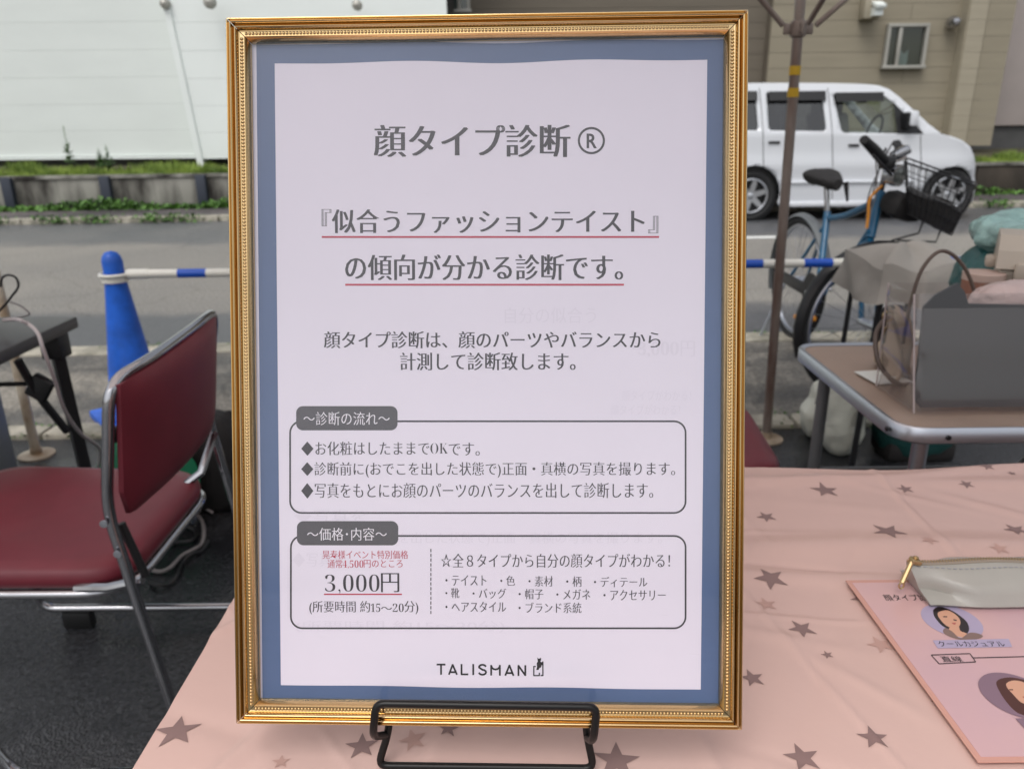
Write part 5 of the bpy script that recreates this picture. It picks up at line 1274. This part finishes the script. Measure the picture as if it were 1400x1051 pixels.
# sans capitals, drawn as strokes
def strokes(segs, w, m, layer=.00006, name='lettering'):
    mb = MB()
    for seg in segs:
        for (xa, ya), (xb, yb) in zip(seg[:-1], seg[1:]):
            d = math.hypot(xb-xa, yb-ya); nx, ny = -(yb-ya)/d*w/2, (xb-xa)/d*w/2; ex_, ey_ = (xb-xa)/d*w*.3, (yb-ya)/d*w*.3
            layer += .0000004
            mb.poly([pl3(*PX(*p), layer) for p in ((xa-ex_+nx, ya-ey_+ny), (xb+ex_+nx, yb+ey_+ny), (xb+ex_-nx, yb+ey_-ny), (xa-ex_-nx, ya-ey_-ny))])
    return mb.build(name, M[m], poster, smooth=0)
def arc(cx, cy, rx, ry, a0, a1, n=8): return [(cx+rx*math.cos(R(a0+(a1-a0)*k/n)), cy+ry*math.sin(R(a0+(a1-a0)*k/n))) for k in range(n+1)]
y0, y1 = 907.8, 921
seg = [[(597.8, y0), (608.3, y0)], [(603, y0), (603, y1)],                                   # T
       [(614, y1), (618.8, y0+.3), (624.5, y1)], [(615.6, 918.2), (623, 918.2)],               # A
       [(631, y0), (631, y1+.2), (639.5, y1+.2)],                                               # L
       [(647, y0), (647, y1+.4)],                                                              # I
       arc(659.6, 911.3, 4.6, 3.2, -20, -190)+arc(659.6, 918.3, 4.9, 3.4, -90, 160),            # S
       [(671.5, y1+1), (671.5, 909.2)]+arc(677.5, 909.0, 6, 5.5, 170, 10, 6)[1:]+[(683.4, 909), (683.4, y1+1.2)],   # M
       [(691, y1+1.2), (696.5, y0+1.2), (701.8, y1+1.4)], [(692.6, 919.4), (700.2, 919.4)],    # A
       [(708.8, y1+1.6), (708.8, 909.4), (718.2, y1+1.4), (718.2, 909.4)]]                     # N
strokes(seg, 2.5, 'ink2')
# emblem: open square with a small animal stepping out
strokes([[(732, 910.5), (729.8, 910.5), (729.8, 922.8), (737.4, 922.8), (737.4, 919.5)], [(739.6, 922.8), (742.2, 922.8), (742.2, 904)]], 1.7, 'ink2', name='emblem')
em = [(734.6, 898.2), (736.2, 899.8), (738.4, 899.4), (739.8, 898), (739.8, 901.6), (738.8, 903.6), (740.4, 904.6), (742.9, 903.4), (742.9, 909), (740.6, 908.6), (739.6, 911.6), (737.6, 912.4), (736.2, 915.2), (733.2, 915), (734.2, 911), (733.8, 906), (735.2, 903.6)]
MB().poly([pl3(*PX(*p), .00008) for p in em]).build('emblem', M['ink2'], poster, smooth=0)
# faint show-through of the sheet behind
T('𝟑,𝟎𝟎𝟎円', 872, 950, 466, 488, 'ghost', .014, -.008, .000004); T('自分の似合う', 690, 815, 420, 442, 'ghost', .014, -.008, .000004)
T('顔タイプがわかる！', 850, 945, 533, 548, 'ghost', .01, -.01, .000004); T('顔タイプがわかる！', 835, 930, 553, 567, 'ghost', .01, -.01, .000004)
T('◆写真を', 402, 500, 696, 714, 'ghost', .014, -.008, .000004); T('を出した状態で)正面・真横の写真を撮ります。', 545, 905, 727, 745, 'ghost', .014, -.008, .000004)
T('◆写真を', 400, 470, 755, 775, 'ghost', .014, -.008, .000004); T('(所要時間 約15～20分)', 404, 690, 848, 864, 'ghost', .014, -.008, .000004)
# fine scratches on the acrylic
scr = MB(); rs = random.Random(4)
for k in range(26):
    px = rs.uniform(350, 985); py = rs.choice([rs.uniform(70, 330), rs.uniform(100, 900)]); L_ = rs.uniform(4, 22); an = rs.gauss(0, .4)
    a = P2L(px, py, .0062); b = P2L(px+L_*math.cos(an), py+L_*math.sin(an), .0062); d = (b-a).normalized(); nn = Vector((-d.z, 0, d.x))*.00005
    scr.poly([a-nn, b-nn*.3, b+nn*.3, a+nn])
M['scratch'] = thin_glass('scratch_in_acrylic', (1, 1, 1, 1), .2, .2, .15, srgb(250, 248, 250))
scr.build('fine_scratches', M['scratch'], sign, smooth=0)

# ---------------- wire easel
easel = empty('wire_easel', (fr_loc.x, .41, DZ), 'black wire easel holding up the gold framed sign', 'easel'); eo = Vector((fr_loc.x, .41, DZ))
def WL(px, py, depth): return fr_loc + fr_rot @ P2L(px, py, depth) - eo
wr = .0026
front = [WL(513, 1006, .004), WL(510, 1001, -.009), WL(514, 961, -.009), WL(816, 966, -.009), WL(812, 1008, -.009), WL(808, 1012, .004)]
backl = WL(530, 1004, .018); backr = WL(803, 1008, .018)
front = [WL(528, 1004, .018)]+front+[backr]
MB().tube(fillet(front, .006, 5), wr, 12).build('front_hook', M['black_wire'], easel, smooth=80)
zl = wr+.001
bl0 = G(517, 1046, DZ+zl)-eo; br0 = G(812, 1050, DZ+zl)-eo
topl = WL(575, 650, .020); topr = WL(765, 655, .020)
MB().tube(fillet([topl, backl+Vector((0, .0, 0)), bl0, br0, backr, topr], .007, 5), wr, 12).build('upright_loop', M['black_wire'], easel, smooth=80)
cr1, cr2 = topl.lerp(topr, .2), topl.lerp(topr, .8)
MB().tube([topl, topr], wr, 10).build('cross_wire', M['black_wire'], easel)
rl = [cr1, Vector((cr1.x+.01, cr1.y+.10, zl)), Vector((cr2.x-.01, cr2.y+.10, zl)), cr2]
MB().tube(fillet(rl, .01, 5), wr, 10).build('rear_leg', M['black_wire'], easel, smooth=80)

# ================================================================ LEAFLET
LZ = DZ+.0030
A_ = G(1170, 796, LZ); Bq = G(1341, 1031, LZ)
lx0 = (A_.x+Bq.x)/2-.002; ly1 = A_.y; ly0 = ly1-.21; lx1 = lx0+.297
leaflet = empty('leaflet', ((lx0+lx1)/2, (ly0+ly1)/2, LZ), 'pink printed leaflet in a clear sleeve lying on the star cloth', 'leaflet'); lc = Vector(((lx0+lx1)/2, (ly0+ly1)/2, LZ))
MB().box((0, 0, -.0008), (.297, .21, .0012)).build('sheet', M['leaf_paper'], leaflet, smooth=0)
sl = MB(); sl.box((0, 0, -.0008), (.306, .219, .0008)); sl.build('sleeve', M['leaf_edge'], leaflet, smooth=0)
LL = [0]
def leafp(pts, m, name='print'):
    LL[0] += .000012
    if m in ('hair', 'hairb', 'skin', 'top1') and len(pts) > 5: pts = [(p.x, p.y) for p in smooth_path([(x, y, 0) for x, y in pts], 4, True)]
    return MB().poly([G(x, y, LZ)-lc+Vector((0, 0, LL[0])) for x, y in pts]).build(name, M[m], leaflet, smooth=0)
def leaft(body, x0, x1, ybase, hpx_top, m='ink2', bold=.012, thin=0):
    LL[0] += .00003
    a = G(x0, ybase, LZ)-lc; b = G(x1, ybase, LZ)-lc; t = G((x0+x1)/2, hpx_top, LZ)-lc; h = t.y-(a.y+b.y)/2; z = LL[0]
    return letter(body, (0, 1, 0, 1), lambda x, y, l: Vector((a.x+(b.x-a.x)*x, (a.y+(b.y-a.y)*x)+h*y, z+l)), M[m], leaflet, bold, thin, 0)
def ell(cx, cy, rx, ry, tilt=0, n=36):
    # ellipse as it lies on the sheet
    c = G(cx, cy, LZ); e = G(cx+rx, cy, LZ); r = e.x-c.x; return c, r
def circ(cx, cy, rpx, m, ky=1.0, name='portrait_circle'):
    LL[0] += .000012
    c, r = ell(cx, cy, rpx, 0); c = c-lc
    return MB().poly([Vector((c.x+r*math.cos(k*math.pi/20), c.y+r*ky*math.sin(k*math.pi/20), LL[0])) for k in range(40)]).build(name, M[m], leaflet, smooth=0)
leaft('顔タイプ診断', 1212, 1282, 821, 812, bold=.006)
circ(1301, 848, 38, 'lav')
leafp([(1277, 832), (1285, 829), (1299, 833), (1312, 841), (1322, 850), (1325, 860), (1321, 867), (1316, 868), (1308, 866), (1303, 861), (1298, 860), (1288, 855), (1279, 845), (1276, 838)], 'hair')
leafp([(1284, 836), (1296, 834), (1308, 841), (1313, 849), (1311, 856), (1303, 858), (1294, 855), (1286, 847), (1282, 840)], 'skin')
leafp([(1300, 856), (1310, 855), (1313, 862), (1322, 866), (1316, 871), (1303, 867), (1297, 862)], 'skin')
leafp([(1292, 858), (1302, 863), (1313, 872), (1324, 865), (1335, 865), (1344, 869), (1337, 873), (1322, 875), (1304, 872), (1290, 865)], 'top1')
leafp([(1301, 851), (1307, 851), (1306, 853.5), (1303, 853)], 'lips')
leafp([(1289, 842), (1295, 842), (1295, 843.5), (1290, 843.5)], 'hair'); leafp([(1303, 846), (1308, 847), (1308, 848.5), (1304, 848)], 'hair')
leafp([(1275, 875), (1379, 873), (1384, 884), (1282, 886)], 'lav')
leaft('クールカジュアル', 1286, 1376, 883.5, 876, bold=.008)
w_ = 1.1
for seg in (((1273, 895), (1326, 893)), ((1326, 893), (1334, 904.5)), ((1334, 904.5), (1284, 907)), ((1284, 907), (1273, 895)), ((1330, 899), (1410, 897))):
    (xa, ya), (xb, yb) = seg; d = math.hypot(xb-xa, yb-ya); nx, ny = -(yb-ya)/d*w_/2, (xb-xa)/d*w_/2
    leafp([(xa+nx, ya+ny), (xb+nx, yb+ny), (xb-nx, yb-ny), (xa-nx, ya-ny)], 'ink2', 'rule')
leaft('直線', 1290, 1318, 904.5, 896.5, bold=0)
circ(1390, 950, 46, 'mauve')
leafp([(1362, 932), (1376, 926), (1395, 928), (1410, 936), (1420, 980), (1398, 977), (1388, 972), (1378, 962), (1368, 948)], 'hairb')
leafp([(1376, 934), (1386, 930), (1402, 934), (1412, 950), (1408, 962), (1396, 960), (1384, 948), (1377, 940)], 'skin')
leafp([(1379, 942), (1385, 942), (1385, 943.5), (1380, 943.5)], 'hairb'); leafp([(1397, 952), (1403, 952), (1401, 955)], 'lips')
leafp([(1388, 982), (1412, 981), (1412, 1003), (1402, 997)], 'mauve', 'print_bar')

# ================================================================ PENCIL POUCH
pz0 = LZ+.0005; pb0 = G(1275, 832, pz0); pz1 = pz0+.03
pouch = empty('pencil_pouch', (pb0.x+.09, pb0.y+.03, pz0), 'silver grey pencil pouch with gold zip pull on the pink leaflet', 'pouch'); po = Vector((pb0.x+.09, pb0.y+.03, pz0))
ridgeY = V(1300, 771, 1).y; 
zipL = Vector((pb0.x-.022, pb0.y+.030, pz1-.004))-po
def pfn(u, v):
    # u along the pouch (0 left end .. 1), v round the section
    x0, xr = -.09, .13
    t = min(1, u/.22); e = t*t*(3-2*t); sec = [(-.030, .0), (-.033, .004), (-.026, .022), (-.008, .034), (-.0025, .036), (.0025, .036), (.008, .034), (.026, .022), (.033, .004), (.030, 0)]
    k = v*(len(sec)-1); i = min(int(k), len(sec)-2); f = k-i; yy = sec[i][0]*(1-f)+sec[i+1][0]*f; zz_ = sec[i][1]*(1-f)+sec[i+1][1]*f
    lean = zz_/.036
    X = x0+(xr-x0)*u-lean*.012*(1-u)**2
    sq = .32+.68*e if lean > .15 else 1.0*(.86+.14*e)
    return Vector((X, yy*sq, .80*zz_*(1-.05*(1-e))+.0008*math.sin(u*17+v*5)*lean))
pm = MB().grid(pfn, 50, 27); pm.poly([pfn(0, k/27) for k in range(28)]); pm.poly([pfn(1, k/27) for k in range(28)]); pm.build('pouch_body', M['pouch'], pouch, smooth=50)
zp = [pfn(k/30, .5)+Vector((0, 0, .0005)) for k in range(31)]
MB().tube([p+Vector((0, 0, .0)) for p in zp], .0024, 8).build('zip_tape', M['zipper'], pouch)
z2 = MB()
for k in range(90):
    a = zp[int(k*30/90)].lerp(zp[min(30, int(k*30/90)+1)], (k*30/90) % 1); z2.box(a+Vector((0, 0, .0022)), (.0012, .003, .0012))
o = z2.build('zip_teeth', M['brass'], pouch, smooth=0); o['kind'] = 'stuff'
sti = MB()
for k in range(46):
    u0 = .03+k*.021; a = pfn(u0, .333); b = pfn(min(1, u0+.012), .333); sti.tube([a+Vector((0, -.0006, .0006)), b+Vector((0, -.0006, .0006))], .0005, 4)
o = sti.build('stitching', M['thread'], pouch); o['kind'] = 'stuff'
sl0 = zp[1]+Vector((-.002, -.001, .003))
MB().box(sl0, (.010, .008, .005), rot=(0, R(20), 0), bevel=.0015).lathe([(0, .0), (.0022, .001), (.0026, .003), (0, .0045)], sl0+Vector((0, 0, .001)), n=12).build('zip_slider', M['brass'], pouch)
q1 = sl0+Vector((-.004, -.001, 0)); q2 = q1+Vector((-.010, -.008, -.017))
MB().tube([q1, q2], [.0022, .0026], 8).tube([q2+Vector((.0022*math.cos(a), 0, .003*math.sin(a)-.003)) for a in [k*math.pi/6 for k in range(12)]], .0008, 6, closed=True).build('zip_pull', M['brass'], pouch)
